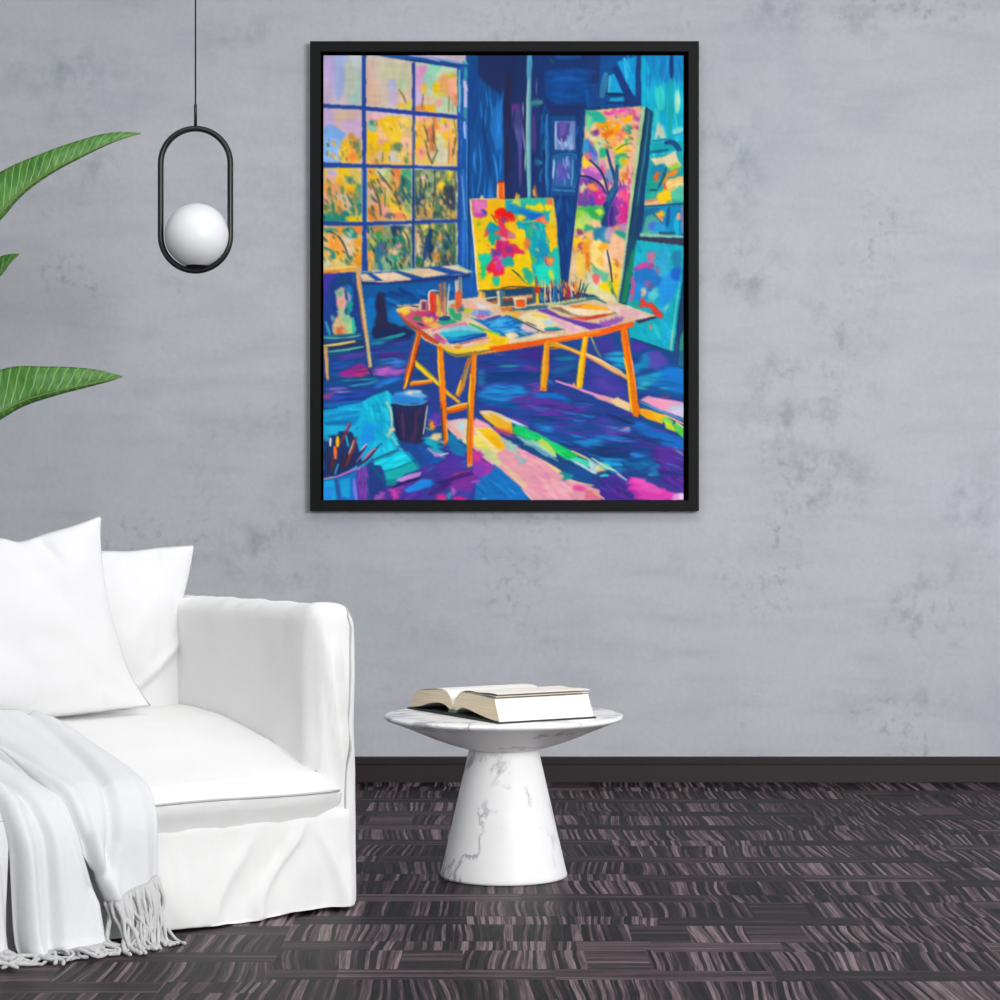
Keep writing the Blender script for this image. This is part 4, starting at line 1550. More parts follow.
l 605848 1.2 526,322 536,326
l 88b0a8 1.2 520,332 530,336
p 1f98a0 544,328 552,327 564,325 567,328 556,330 545,331
l 107078 1.4 545,331 556,330 566,329
l e09898 2.4 545,333 556,331.4
p f0c8c8 554,326 570,322 588,328 566,330
p e8b0c8 546,314 556,318 580,330 572,332 552,320
p 6a40a8 536,310 546,308 560,316 584,322 600,324 614,320 610,326 590,330 570,322 550,315
p 5a3a9c 550,312 570,322 590,328 580,326 560,318
b 9c5fb8 600,322 616,318 624,316 620,322 606,326
p d85848 566,317 588,317 606,314 618,311 600,318 584,321
p c84838 584,316 610,313 622,311 604,317 586,320
p f0d8a8 552,306 566,306 600,310 622,312 606,314 588,316
p f0e0c0 560,307 580,310 592,314 586,316 572,313
p 8a7858 548,308 560,307 572,314 586,318 574,316
p e08838 568,306 586,304 600,307 596,309 574,308
p f8b020 590,304 604,307 612,310 600,310 580,307
p 286878 548,305 562,302 586,298 600,298 586,301 566,305 @.8
p b8c888 546,304 562,301 586,297 588,299 566,303 550,306
l 308070 2.2 586,298 596,299 606,303
p 287060 612,312 624,310 626,313 616,314
p f0d0c8 606,306 622,306 640,312 654,316 640,319 620,316
b f0b8c0 620,310 636,311 638,317 624,317
p 402848 634,321 656,315.6 656,318 640,323
l e8d0a0 1.6 600,298 620,304 640,311 655,316
p 3a6a70 506,308 530,306 548,305 548,308 530,310 510,311
p d87838 500,308 512,307 514,310 502,311
# things on table
p c8a0a8 420,302 421,300 427,300 427,311 421,311
p 803850 422,302 426,302 426,310 422,310
l d8c0b8 1.4 420.6,311 420.6,301 427,300.6
p c05878 427,301 429,301 430,313 426,313
p e03828 429,292 436,292 437,313 430,312
l e8d8c8 1.8 429.4,310 429.4,292 439,291
l 587078 2 431,291.6 440,291.6
p d8a848 436,294 441,294 441,316 436,316
l e8c878 1.4 437,296 437,315
p c85038 434,294 436.4,294 436.8,312 433,312
p a86858 438.5,284 442,283 443.4,312 441,312
p b07858 443.6,282 446,282 446,316 442.5,316
p d08868 444,296 446.4,296 446,316 443,316
l 408878 1.6 447.4,290 446.6,314
l d0d8d8 1.2 449.6,284 448,298 447,312
l 1f5078 5 440,319 449,318
p c0d0c8 449,301 454,301 455,308 449,308
p e07840 451,304 455,304 455,308 450,308
p d0b0a0 454.6,312 455,292 456,280 459,280 462,292 462,312 456,314
p e06838 455,294 459,290 462,292 462,310 457,311 455,306
l d8d8e0 1.3 455.4,281 456.8,292
l 708888 2.4 459.4,277 460,290
l 90a090 1.2 461.6,276 461.2,290
b 487888 457,310 463,305 463,310 460,312
p f0e8d8 513,297.5 526,297 526,308 515,308.6
p f06820 516,299.6 525,299.4 525,307 516,307.4
l e84818 1.4 516,301 524,301
l f0d0b0 1.4 514,298 525,298
k c04828,30688c,d8c080,e0b048,205878,d07848,90b8b8,803828,e8d8c0 77 60 1.1,8 86 535,282 562,281 562,303 536,304
k d06838,e8b858,803040,284f78,c0a878,385068,a04838 79 46 1.1,8 80 563,283 590,284 584,296 564,300
p c83020 535,287 540,286 540,293 535,293
p e8c030 536,293 539,293 539,304 536,304
p 2088a0 541,292 543.4,292 543.6,302 541,302
l e8e0b8 1.2 545,281 545,303
l e8d0b8 1.4 550,284 551,302
l c04830 1.6 551,281 552,288
l 1f5f98 3 555.6,288 556.4,302
l 38a0c0 1 553.6,286 554,302
l 1f4f88 1.6 560,286 561,302
p f08838 563,288 565,288 565,297 563,297
p c02840 566.6,286 569,286 570,298 567,298
l f0c8c0 1.4 571,290 572,297
l f09030 2.4 576,282 575.4,294
l 204f70 1.4 584,283 580,296
l 205c70 1.2 588,284 583,296
l 183858 1.2 581,280 578,295
l 904030 1.2 536,276 536.4,288
# table edge
p f09828 446,351 456,354 500,348.6 560,339 600,331 634,321.4 632,326 600,335 552,343 500,351.6 470,356
p f06018 490,346.6 530,341 570,335 600,329.4 634,321.6 633,327 600,335.6 552,343 500,351.6 490,350
p f89028 540,342 600,330 600,332 560,340
p f0c028 436,341 446,347 456,349.6 470,350 474,346 490,344 490,348 458,354 448,352
p f8d840 452,352 456,349 476,347 490,345 486,349 466,352
p f0e0b8 440,340 456,348 474,345 470,343 458,346 @.8
p f09030 454,345.6 462,346 460,349 455,349
p 807830 444,351 456,355.6 470,353 500,348 470,356 456,357
l 7a8838 1.6 440,348 456,356 470,354
p a05038 396,311 410,322 424,332 440,342 437,344 422,335 408,326 404,322
p c84820 417,328 424,334 436,341 436,344 424,338
# table legs
p d05818 417,330 422,332 418,350 412,372 406,388 403,390 406,368 412,350
l f0a050 1.6 417.4,333 412,358 408,376
l f0b830 2 408,374 406,384 404,388
l 702818 1.6 419,346 414,366 408,384
p f8d028 415,360 420,364 440,384 440,388 424,374 415,366
p f0b030 440,384 448,391 461,402 458,403 446,394
l a09840 1.4 416,361 428,371 440,384
p e88828 410,382 430,379 432,381 432,383 410,386
l f8c060 1.4 412,382 431,380
l c85018 1.4 410,386 431,382.6
p f07810 437,345 443,347 444,370 446,396 447,424 448,442 444,446 442,430 440,400 438,370
p f08818 438,352 443,352 446,400 441,400
l f8c838 1.6 438,350 439,372 440,386
l c85010 1.4 441,402 443,424 444,440
l f8c060 1.2 446.6,420 447.6,440
l 204050 1.4 441,408 443,440 @.8
p c88838 468,358 472,357 464,388 459,397 455,395
l a05828 1.6 470,358 464,374 460,386
l f0b830 2 461,380 457,393
l 58a090 1.2 468,366 463,380
p f08010 446,408 468,403 468,406 460,410 446,412
l f8c868 1.8 447,408.4 458,405 468,403
l c85818 2.4 448,413 460,410 468,407.6
p f07c10 472,354 477,354 475.6,380 474,410 473,440 472,466 467,468 467,440 468,410 470,376
l f0c020 2 470.4,374 469.4,396 469,410
l 607828 1.2 468.8,404 467.6,430 466.8,450
l f89838 1.6 476,356 474.6,390
l d86810 2 471,420 470,450 469,464
l d8a898 1.6 467.6,465 471.6,465
l 204878 1.8 478,360 475.6,396 474.4,420 @.9
p f0a018 544.6,342 550,341.4 549,360 547,382 546,391 540,390.4 541,370
l f8c040 1.6 545.4,344 543.6,370 542,386
l f08820 2 548.6,346 547.4,376
l f07820 2.2 541,388 546,389
p e8a028 550,341 560,343 570,347 582,352 582,356 570,351 560,348 550,347
l f0b848 2 556,343 570,348.6 582,354
l c87820 1.2 550,349 560,348
p f8c010 583,337 588,336 586,354 584,372 582,388 576,388 578,368 580,355
l f08c18 2 587,338 585,356 583,374
l f8d838 2 580,360 578,386
p f0c080 586,352 600,359 612,367 630,377 628,380 612,371 598,363 586,356
l f8e0a8 1.4 590,355 606,363 622,372
l e08838 1.2 588,358 606,368 626,379
l 98a858 2 591,337 596,348 601,357
l 307878 1.2 594,344 602,358
p f07c10 620,328 627,326.6 630,346 634,372 637,396 640,412 638,417 633,416 630,400 626,370
l f8c020 2.4 624,358 628,376 630,396 632,412
l f05c10 2 624,330 628,350 631,372
l f89838 1.4 629,346 634,376 637,400
l f0a898 1 632,360 634,374
l 1f4f88 1.6 640,416 650,422 664,430
l 143058 3 608,414 622,420 634,424 @.7
"""

WORLD = .95
LIGHTS = [('window_light', (3.3, .3, 2.8), (-.5, 7.0, .8), 2.6, 2.0, 315, (1, .985, .965)),
          ('overhead_fill', (-.1, 5.9, 3.25), (-.1, 6.3, 0), 3.4, 2.2, 50, (1, 1, 1))]  # overhead entry: unseen fill light, added to brighten the seat and table tops

# ------------------------------------------------------------------ room
WALLY = 8.12
def slab(name, x0, x1, y0, y1, z0, z1, mat):
    v = [(x, y, z) for z in (z0, z1) for y in (y0, y1) for x in (x0, x1)]
    f = [(0, 2, 3, 1), (4, 5, 7, 6), (0, 1, 5, 4), (2, 6, 7, 3), (0, 4, 6, 2), (1, 3, 7, 5)]
    o = link(name, mesh(name, v, f), mat, smooth=False)
    o['kind'] = 'structure'; return o
slab('floor', -5, 5, -1.5, WALLY, -.1, 0, FLOOR)
slab('wall_back', -5, 5, WALLY, WALLY+.15, -.1, 3.3, CONC)
slab('wall_left', -4.75, -4.6, 1.5, WALLY, -.1, 3.3, CONC)
slab('ceiling', -5, 5, -1.5, WALLY+.15, 3.3, 3.4, PLASTER)
pr = [(WALLY, 0), (WALLY-.02, 0), (WALLY-.02, .060), (WALLY-.0185, .0615), (WALLY-.0185, .0635), (WALLY-.024, .066), (WALLY-.025, .086), (WALLY-.022, .0892), (WALLY, .0892)]
bb = grid('baseboard_back', [[(x, y, z) for y, z in pr] for x in (-5, 5)], cv=True)
fix_normals(bb); link('baseboard_back', bb, BASEB, smooth=False)['kind'] = 'structure'

# ------------------------------------------------------------------ framed picture
def wallpt(px, py, y): return ((px-500)*y/FPX, y, 1-(py-500)*y/FPX)
def build_picture():
    yf = WALLY-.045
    x0, _, z1 = wallpt(310, 41, yf); x1, _, z0 = wallpt(699, 511, yf)
    root = empty('framed_painting', ((x0+x1)/2, WALLY, z0))
    tag(root, 'large black framed painting of an art studio hanging on the concrete wall', 'painting')
    ox, oy, oz = root.location
    w = .0385
    prof = [(0, 0), (0, -.042), (.003, -.045), (w-.003, -.045), (w, -.042), (w, -.012), (w+.03, -.012), (w+.03, 0)]
    rows = []
    for cx, cz, sx, sz in ((x0, z0, 1, 1), (x1, z0, -1, 1), (x1, z1, -1, -1), (x0, z1, 1, -1)):
        rows.append([(cx+sx*d-ox, y, cz+sz*d-oz) for d, y in prof])
    me = fix_normals(grid('frame', rows, cu=True, cv=True))
    fr = link('frame', me, [FRAMEM, DEEP], root, smooth=False)
    for p in me.polygons:                       # the recessed channel of the float frame
        c = p.center
        if c.y > -.0119-.031 and min(c.x+ox-x0, x1-c.x-ox, c.z+oz-z0, z1-c.z-oz) > w-.001: p.material_index = 1
    # canvas: one vertex per dab of paint
    S = 1.5
    img = paint_studio_picture(ART, S)
    H, W, _ = img.shape
    yc = WALLY-.034
    px = 321.5+np.arange(W)/S; py = 53.5+np.arange(H)/S
    cx = (px >= 323.0) & (px <= 684.0); cy = (py >= 55.0) & (py <= 500.4)
    img = img[cy][:, cx]; px = px[cx]; py = py[cy]; H, W = len(py), len(px)
    img = np.clip(.5*img.mean(2, keepdims=True)*-.16+img*1.08, 0, 1)
    lin_img = np.where(img <= .04045, img/12.92, ((img+.055)/1.055)**2.4)
    XX = (px-500)*yc/FPX-ox; ZZ = 1-(py-500)*yc/FPX-oz
    nv = W*H
    co = np.zeros((nv+8, 3), np.float32)
    co[:nv, 0] = np.tile(XX, H); co[:nv, 1] = yc-oy; co[:nv, 2] = np.repeat(ZZ, W)
    k = 0
    for y in (yc-oy+.0005, -.002):
        for xx, zz in ((XX[0], ZZ[0]), (XX[-1], ZZ[0]), (XX[-1], ZZ[-1]), (XX[0], ZZ[-1])):
            co[nv+k] = (xx, y, zz); k += 1
    i = np.arange((H-1)*(W-1)); r, c = i//(W-1), i % (W-1)
    q = np.stack([r*W+c, (r+1)*W+c, (r+1)*W+c+1, r*W+c+1], 1)
    side = np.array([[nv+a, nv+(a+1) % 4, nv+4+(a+1) % 4, nv+4+a] for a in range(4)]+[[nv+4, nv+5, nv+6, nv+7]])
    q = np.concatenate([q, side]).astype(np.int32); nf = len(q)
    me = bpy.data.meshes.new('canvas')
    me.vertices.add(nv+8); me.vertices.foreach_set('co', co.ravel())
    me.loops.add(nf*4); me.loops.foreach_set('vertex_index', q.ravel())
    me.polygons.add(nf); me.polygons.foreach_set('loop_start', np.arange(nf, dtype=np.int32)*4)
    me.update(calc_edges=True); me.validate()
    at = me.color_attributes.new('paint', 'FLOAT_COLOR', 'POINT')
    cc = np.ones((nv+8, 4), np.float32); cc[:nv, :3] = lin_img.reshape(-1, 3); cc[nv:, :3] = .02
    at.data.foreach_set('color', cc.ravel())
    k = NT('oil_paint_on_canvas', .75, .15)
    a = k.n('ShaderNodeAttribute'); a.attribute_name = 'paint'
    k.color(a.outputs['Color'])
    link('canvas', me, k.m, root, smooth=False)
build_picture()

# ------------------------------------------------------------------ sofa frame of reference
FX, FY = -.36, 5.64
TH = math.radians(39)
VX, VY = -math.sin(TH), math.cos(TH)
UX, UY = math.cos(TH), math.sin(TH)
def L2W(x, y, z): return Vector((FX+x*UX+y*VX, FY+x*UY+y*VY, z))
def onplane(px, py, c0, k):
    """point seen at px,py lying on the leaning plane y' = c0 + k (z - .46) of the sofa"""
    a = (px-500)/FPX; b = -(py-500)/FPX
    t = (c0+.54*k+FX*VX+FY*VY)/(a*VX+VY-k*b)
    return Vector((a*t, t, 1+b*t))

sofa = empty('sofa', (FX, FY, 0), TH)
tag(sofa, 'white slipcovered sofa with loose linen skirt and deep puffy seat', 'sofa')
SEAT = [(-.04, .293), (-.036, .302), (-.025, .319), (0, .337), (.05, .355), (.1, .371), (.2, .405), (.3, .43), (.4, .447), (.55, .460), (.75, .463)]
def seat_z(x, y):
    z = interp(SEAT, y)
    return z+.006*math.sin((x+.13)*5)*sm(0, .2, y)

ARMX, ARMR = .024, .046
def arm_fn(p, n):
    p = p.copy()
    fy = max(0, -n.y)                    # front
    w = N3(p.x*16, p.z*4.5+1.7, 3.1)*.009+N3(p.x*30+p.z*9, p.z*11, 7.7)*.004
    p.y -= fy*w*sm(0, .05, p.z)
    # long hanging creases on the front of the arm
    for x0, x1, a, wd in ((-.088, -.042, .024, .011), (-.05, -.010, .020, .009), (-.104, -.085, .014, .008)):
        xc = x0+(x1-x0)*sm(.65, .25, p.z)
        p.y -= fy*a*math.exp(-((p.x-xc)/wd)**2)*sm(.28, .42, p.z)*sm(.72, .6, p.z)
    # top: gathered edge
    top = sm(.68, .74, p.z)
    p.z += top*(.004*N3(p.y*22, p.x*9, 2.2)+.003*N3(p.y*48, p.x*20, 5.2))
    p.z -= .020*sm(-.05, .024, p.x)**1.5*sm(.60, .742, p.z)*sm(.45, .05, p.y)
    fr = sm(.12, .0, p.y)
    p.z += top*fr*.010
    # inner side: soft hollows, batter outwards to the foot
    inn = max(0, -n.x)
    p.x -= inn*(.006*N3(p.y*5, p.z*5, 9.1)+.003*N3(p.y*14, p.z*9, 4.4))
    out = max(0, n.x)
    p.x += out*(.006*sm(.5, .2, p.z)+.006*N3(p.y*5, p.z*7, 1.2))
    p.x -= sm(.6, .05, p.z)*.012*(1-out)*(.4 if n.x > -.2 else 1)
    p.z = max(p.z, .006+.004*N3(p.x*12, p.y*9, .3))
    return p
link('arm', rbox(-.122, ARMX, .0, .95, -.05, .742, ARMR, .010, arm_fn), CLOTH, sofa)
la = link('arm', rbox(-1.86, -1.73, .0, .95, .006, .742, .05, .03), CLOTH, sofa)

def skirt_fn(p, n):
    p = p.copy(); fy = max(0, -n.y)
    h = sm(.27, .0, p.z)
    d = p.x*.8+p.z*.9
    f = .016*h*N3(d*7, p.z*2.2, 4.0)+.010*N3((p.x-p.z*.7)*11, p.z*5, 8.3)*sm(.22, .12, p.z)+.003*N3(p.x*40, p.z*14, 2.2)
    # two long diagonal drag lines
    for xb, xt, a, wd in ((-.30, -.16, .014, .016), (-.05, -.12, .012, .018), (-.42, -.30, .009, .02)):
        xc = xb+(xt-xb)*sm(.03, .24, p.z)
        f += a*math.exp(-((p.x-xc)/wd)**2)*sm(.25, .17, p.z)
    p.y -= fy*(f+.020*h)
    p.z = max(p.z, .007+.006*N3(p.x*5.5, 1.1, .7)+.003*N3(p.x*14, 2.1, .7))
    return p
link('skirt', rbox(-1.84, -.004, -.012, .9, -.04, .250, .03, .010, skirt_fn), CLOTH, sofa)

def back_fn(p, n):
    p = p.copy(); p.y -= max(0, -n.y)*.012*N3(p.x*4, p.z*5, 3); return p
link('backrest', rbox(-1.74, -.115, .72, .95, .2, .70, .06, .025, back_fn), CLOTH, sofa)

def build_seat():
    rows = []
    xs = [-1.735+i*.0085 for i in range(int((1.735-.128)/.0085)+1)]+[-.120+.006*i for i in range(13)]
    for x in xs:
        ear = x > -.127
        e = sm(-.127, -.047, x)
        row = []
        prof = [(.72, .21), (.3, .205), (.0, .205)]
        for i in range(9): prof.append((interp([(0, -.004), (3, -.017), (6, -.034), (8, -.038)], i), .212+.081*i/8))
        for i in range(70):
            y = -.036+(i/69)**1.5*.75; prof.append((y, None))
        prof.append((.72, .40))
        for y, z in prof:
            if z is None:
                z = seat_z(x, y)
                g = sm(.11, -.036, y)
                z += g*(.0035*N3(x*38, y*9, 1)+.004*N3(x*75+y*20, y*4, 6))+.003*N3(x*6, y*8, 2)
            else:
                y -= .004*N3(x*20, z*14, 5)*(1 if y < 0 else 0)
            if ear:
                y = min(y, -.004-.02*e*0); zt = .345-.060*e
                z = min(z, zt); z = max(z, .205+.045*e)
                y = y+.02*e
            row.append((x, y, z))
        rows.append(row)
    me = grid('seat_cushion', rows, cv=True)
    bm = bmesh.new(); bm.from_mesh(me)
    bmesh.ops.holes_fill(bm, edges=[e for e in bm.edges if e.is_boundary], sides=0)
    bmesh.ops.recalc_face_normals(bm, faces=bm.faces); bm.to_mesh(me); bm.free()
    return link('seat_cushion', me, CLOTH, sofa)
build_seat()
link('piping', tube('piping', [(x, -.0405-.002*N3(x*9, 1, 1), (.294+.004*sm(-.1, -.5, x))+.002*math.sin(x*9)) for x in [-1.7+i*.02 for i in range(81)]]+[(-.085, -.036, .293), (-.062, -.026, .291)], .0028, 8), PIPING, sofa)
def arm_skin(x, z, lift=.0012):
    """point on the front skin of the arm"""
    q = Vector((min(x, ARMX-ARMR), ARMR, min(z, .742-ARMR)))
    dx = x-q.x; dz = z-q.z
    dy = math.sqrt(max(0, ARMR**2-dx*dx-dz*dz))
    n = Vector((dx, -dy, dz)).normalized()
    return arm_fn(q+n*ARMR, n)+n*lift
seam = [arm_skin(interp([(.01, -.006), (.06, -.014), (.14, -.026), (.3, -.024), (.5, -.014), (.7, -.008)], z), z) for z in [.012+.017*i for i in range(41)]]
for i in range(1, 9):
    an = math.radians(10+10*i); q = Vector((-.008, ARMR, .742-ARMR)); d = Vector((.35*math.sin(an), -math.cos(an), math.sin(an))).normalized()
    q.x = min(q.x, ARMX-ARMR); seam.append(arm_fn(q+d*ARMR, d)+d*.0012)
for y in (.06, .09, .12, .16): seam.append(arm_fn(Vector((-.018, y, .742)), Vector((0, 0, 1)))+Vector((0, 0, .001)))
link('piping', tube('piping', seam, .0024, 8), PIPING, sofa)

# ------------------------------------------------------------------ pillows
def edge_curve(px, c0, k, n):
    pts = catmull([(q[0], q[1], 0) for q in px], 12)
    L = [0]
    for a, b in zip(pts, pts[1:]): L.append(L[-1]+(b-a).length)
    out = []
    for i in range(n+1):
        d = L[-1]*i/n; j = 0
        while j < len(L)-2 and L[j+1] < d: j += 1
        t = (d-L[j])/max(L[j+1]-L[j], 1e-9); p = pts[j].lerp(pts[j+1], t)
        out.append(onplane(p.x, p.y, c0, k))
    return out

def pillow(name, label, top, right, bottom, left, c0, k, T, fn, n=64):
    t = edge_curve(top, c0, k, n); b = edge_curve(bottom, c0, k, n)
    l = edge_curve(left, c0, k, n); r = edge_curve(right, c0, k, n)
    nrm = Vector((-VX, -VY, k)).normalized()          # towards the room
    front = []; back = []
    for i in range(n+1):
        v = i/n; fr = []; br = []
        for j in range(n+1):
            u = j/n
            p = (1-v)*t[j]+v*b[j]+(1-u)*l[i]+u*r[i]-((1-u)*(1-v)*t[0]+u*(1-v)*t[n]+(1-u)*v*b[0]+u*v*b[n])
            h = (max(0, math.sin(math.pi*u))*max(0, math.sin(math.pi*v)))**.55
            fr.append(p+nrm*(T*h+fn(u, v)*min(1, h*2.2))); br.append(p-nrm*(T*.8*h))
        front.append(fr); back.append(br[::-1])
    rows = [a+c[1:-1] for a, c in zip(front, back)]
    me = fix_normals(grid(name, rows, cv=True))
    o = link(name, me, PILLOW)
    base = Vector(sum((Vector(v.co) for v in me.vertices), Vector())/len(me.vertices)); base.z = min(v.co.z for v in me.vertices)
    me.transform(Matrix.Translation(-base)); o.location = base
    return tag(o, label, 'pillow', 'white pillows on the sofa')

def dent(u, v, a, b, w, d):
    ax, ay = a; bx, by = b; L = (bx-ax)**2+(by-ay)**2
    t = min(max(((u-ax)*(bx-ax)+(v-ay)*(by-ay))/L, 0), 1)
    q = math.hypot(u-ax-t*(bx-ax), v-ay-t*(by-ay))
    return -d*math.exp(-(q/w)**2)*(1-.7*t)

def f1(u, v):
    s = .012*N3(u*2.4, v*2.4, 3)+.005*N3(u*7, v*7, 9)
    s += dent(u, v, (.66, .03), (.74, .2), .022, .016)+dent(u, v, (.60, .2), (.80, .5), .06, .010)+dent(u, v, (.80, .99), (.82, .8), .02, .012)
    s += dent(u, v, (.95, .95), (.75, .7), .05, .008)+dent(u, v, (.45, .55), (.60, .6), .08, .008)
    return s
def f2(u, v):
    s = .010*N3(u*2.6, v*2.6, 13)+.004*N3(u*8, v*8, 19)
    s += dent(u, v, (.42, .02), (.46, .14), .02, .008)+dent(u, v, (.70, .02), (.72, .13), .02, .008)
    d = (v-.60)-(1-u)*.62                         # the lower corner folds back under
    s -= .022*sm(-.02, .07, d)*sm(.35, .6, u)
    s += .008*math.exp(-(d/.05)**2)*sm(.4, .7, u)
    return s
pillow('pillow', 'white square pillow at the back, tucked between front pillow and sofa arm',
       [(58, 556), (100, 551), (130, 551), (160, 547.5), (195, 545)], [(195, 545), (189, 575), (182, 605), (179, 637), (183, 672), (191, 707)],
       [(56, 712), (120, 710), (191, 707)], [(58, 556), (68, 630), (56, 712)], .62, .18, .06, f2)
pillow('pillow', 'large white pillow in front, its pointed corner rising above the other one',
       [(-90, 522), (-45, 536), (0, 538), (20, 541.5), (48, 533), (78, 524), (102, 515)],
       [(102, 515), (101, 538), (104, 575), (111, 612), (120, 645), (131, 675), (151, 706)],
       [(-95, 740), (-10, 726), (80, 715), (151, 707)], [(-90, 522), (-78, 620), (-95, 740)], .50, .22, .075, f1)

# ------------------------------------------------------------------ throw blanket
PATH = [(.42, None), (.36, None), (.3, None), (.24, None), (.18, None), (.12, None), (.07, None), (.03, None), (0, None), (-.025, None), (-.044, .285), (-.054, .255), (-.060, .22), (-.064, .17), (-.067, .12), (-.071, .07), (-.076, .035), (-.084, .016), (-.100, .010)]
# creases: (path position 0 back .. 1 floor, x') lines, depth, width left, width right
CREASE = [([(0, -.93), (.25, -.875), (.45, -.825), (.6, -.80), (.68, -.784), (.8, -.735), (1, -.722)], .035, .016, .012),
          ([(0, -1.02), (.25, -.965), (.45, -.915), (.6, -.885), (.8, -.878), (1, -.88)], .016, .018, .014),
          ([(0, -1.08), (.3, -1.02), (.5, -.975), (.7, -.962), (1, -.948)], .055, .024, .006),
          ([(0, -.655), (.3, -.70), (.5, -.715), (.65, -.722), (.78, -.75)], .016, .012, .022),
          ([(0, -.86), (.3, -.82), (.45, -.79), (.62, -.775), (.8, -.78)], .012, .012, .010),
          ([(0, -1.2), (.4, -1.09), (1, -1.06)], .02, .03, .02),
          ([(.5, -.845), (.7, -.84), (1, -.835)], .006, .03, .03)]
def throw_pt(x, s):
    """s 0..1 along the length; x' across"""
    f = s*(len(PATH)-1); i = min(int(f), len(PATH)-2); t = f-i
    (y0, z0), (y1, z1) = PATH[i], PATH[i+1]
    y = y0+(y1-y0)*t
    za = z0 if z0 is not None else seat_z(x, y0)
    zb = z1 if z1 is not None else seat_z(x, y1)
    z = za+(zb-za)*t
    hang = sm(.40, .62, s)
    d = .022+.016*sm(.6, 1, s)+.010*N3(x*9, s*2.2, 1.0)*(.4+.9*hang)+.004*N3(x*22, s*5, 4)
    xr = 0
    for ln, dep, wl, wr in CREASE:
        xc = interp(ln, s); q = (x-xc)/(wl if x < xc else wr)
        k = dep*(1.0+.25*hang)*math.exp(-q*q)*(sm(ln[-1][0]+.06, ln[-1][0]-.12, s) if ln[-1][0] < 1 else 1)
        d -= k
        # the lip of the crease stands proud on its right hand side
        d += .45*dep*(.7+.4*hang)*math.exp(-((x-xc-.026)/.018)**2)
    d += .012*hang*math.exp(-((x+.83)/.06)**2)*s
    d = max(d, .004)
    edge = sm(-.64, -.598, x)
    d = d*(1-edge)+.006*edge
    # right hand edge wanders a little
    x2 = x+(x+1.2)/.6*(.012*math.sin(s*5.2)-.02*sm(.3, 0, s))
    return Vector((x2, y-d*hang, z+d*(1-hang)+.022*sm(.2, 0, s)))
# the cloth hangs in three panels: it parts where the folds open below the seat edge
SLITS = [([(0, -1.0), (.62, -.9645), (.8, -.975), (1, -.985)], [(0, -1.0), (.62, -.9645), (.8, -.958), (1, -.951)]),
         ([(0, -.90), (.3, -.85), (.68, -.783), (.72, -.771), (.8, -.750), (.93, -.732), (1, -.727)], [(0, -.90), (.3, -.85), (.68, -.783), (.72, -.758), (.8, -.729), (1, -.726)])]
HEMS = [[(-1.3, .90), (-1.0, .92), (-.96, .93)], [(-.96, .94), (-.94, .985), (-.86, 1.0), (-.80, .985), (-.725, .93)], [(-.73, .80), (-.69, .785), (-.6, .752)]]
def panel(i, u, t):
    """panel i, u across, t from the top to the hem -> x', path position"""
    def ends(q):
        return (-1.28 if i == 0 else interp(SLITS[i-1][1], q)), (interp(SLITS[i][0], q) if i < 2 else -.592)
    l, r = ends(1.0); q = interp(HEMS[i], l+(r-l)*u)*t
    l, r = ends(q); return l+(r-l)*u, q
def build_throw():
    root = empty('throw_blanket', L2W(-.85, -.09, 0), TH)
    tag(root, 'white knitted throw blanket draped over sofa seat and trailing to the floor', 'blanket')
    off = Vector((-.85, -.09, 0))
    verts = []; faces = []
    for i, (nu, nt) in enumerate(((66, 110), (56, 120), (46, 110))):
        b0 = len(verts)
        for a in range(nu+1):
            for c in range(nt+1):
                x, q = panel(i, a/nu, c/nt); verts.append(throw_pt(x, q)-off)
        for a in range(nu):
            for c in range(nt):
                k = b0+a*(nt+1)+c; faces.append((k, k+nt+1, k+nt+2, k+1))
    o = link('cloth', fix_normals(mesh('cloth', verts, faces)), THROW, root)
    so = o.modifiers.new('thickness', 'SOLIDIFY'); so.thickness = .005; so.offset = 0
    # fringe
    rnd = random.Random(3); count = 0
    def tassel(pts, r):
        nonlocal count
        pts = catmull(pts, 4); n = len(pts)
        rs = [r*(1.5 if i in (1, 2) else 1.0)*(1+.16*math.sin(i*2.6)) for i in range(n)]; rs[-1] *= .7
        link('tassel', tube('tassel', pts, rs, 7), FRINGE, root); count += 1
    def add(i, u, out, side, jitter):
        x, q = panel(i, u, 1.0); p = throw_pt(x, q)-off
        r = rnd.uniform(.0036, .0048)
        if p.z > .05:                     # hangs, then lies out on the floor
            m1 = p+Vector((rnd.uniform(-.010, .014), -.012-rnd.uniform(0, .018), -.30*p.z))
            m2 = p+Vector((side*.35+rnd.uniform(-.014, .014), -.022-rnd.uniform(0, .03), -.65*p.z))
            e1 = Vector((p.x+side*.7+rnd.uniform(-.012, .012), p.y-.035-out*.5, r+.004))
            e2 = Vector((p.x+side+rnd.uniform(-.014, .010), p.y-.04-out, r+.001))
            tassel([p, m1, m2, e1, e2], r)
        else:
            z1 = r+rnd.uniform(.001, .014)
            tassel([p+Vector((0, .008, .002)), p+Vector((side*.3+rnd.uniform(-jitter, jitter)*.4, -out*.3, z1-p.z+.004)),
                    p+Vector((side*.7+rnd.uniform(-jitter, jitter), -out*.7, z1-p.z)), p+Vector((side+rnd.uniform(-jitter, jitter)*1.6, -out, r+.001-p.z))], r)
    for i in range(42): add(2, min(1, max(0, (i+rnd.uniform(-.5, .5))/41)), rnd.uniform(.015, .07), rnd.uniform(-.03, .012), .02)
    for i in range(14): add(2, rnd.random(), rnd.uniform(.0, .03), rnd.uniform(-.05, .01), .02)
    for i in range(26): add(1, (i+rnd.uniform(-.3, .3)+.4)/26, rnd.uniform(.03, .06), rnd.uniform(-.01, .04), .016)
    for i in range(18): add(0, .55+.45*(i+rnd.random())/18, rnd.uniform(.03, .085), rnd.uniform(-.02, .06), .03)
    return root
build_throw()

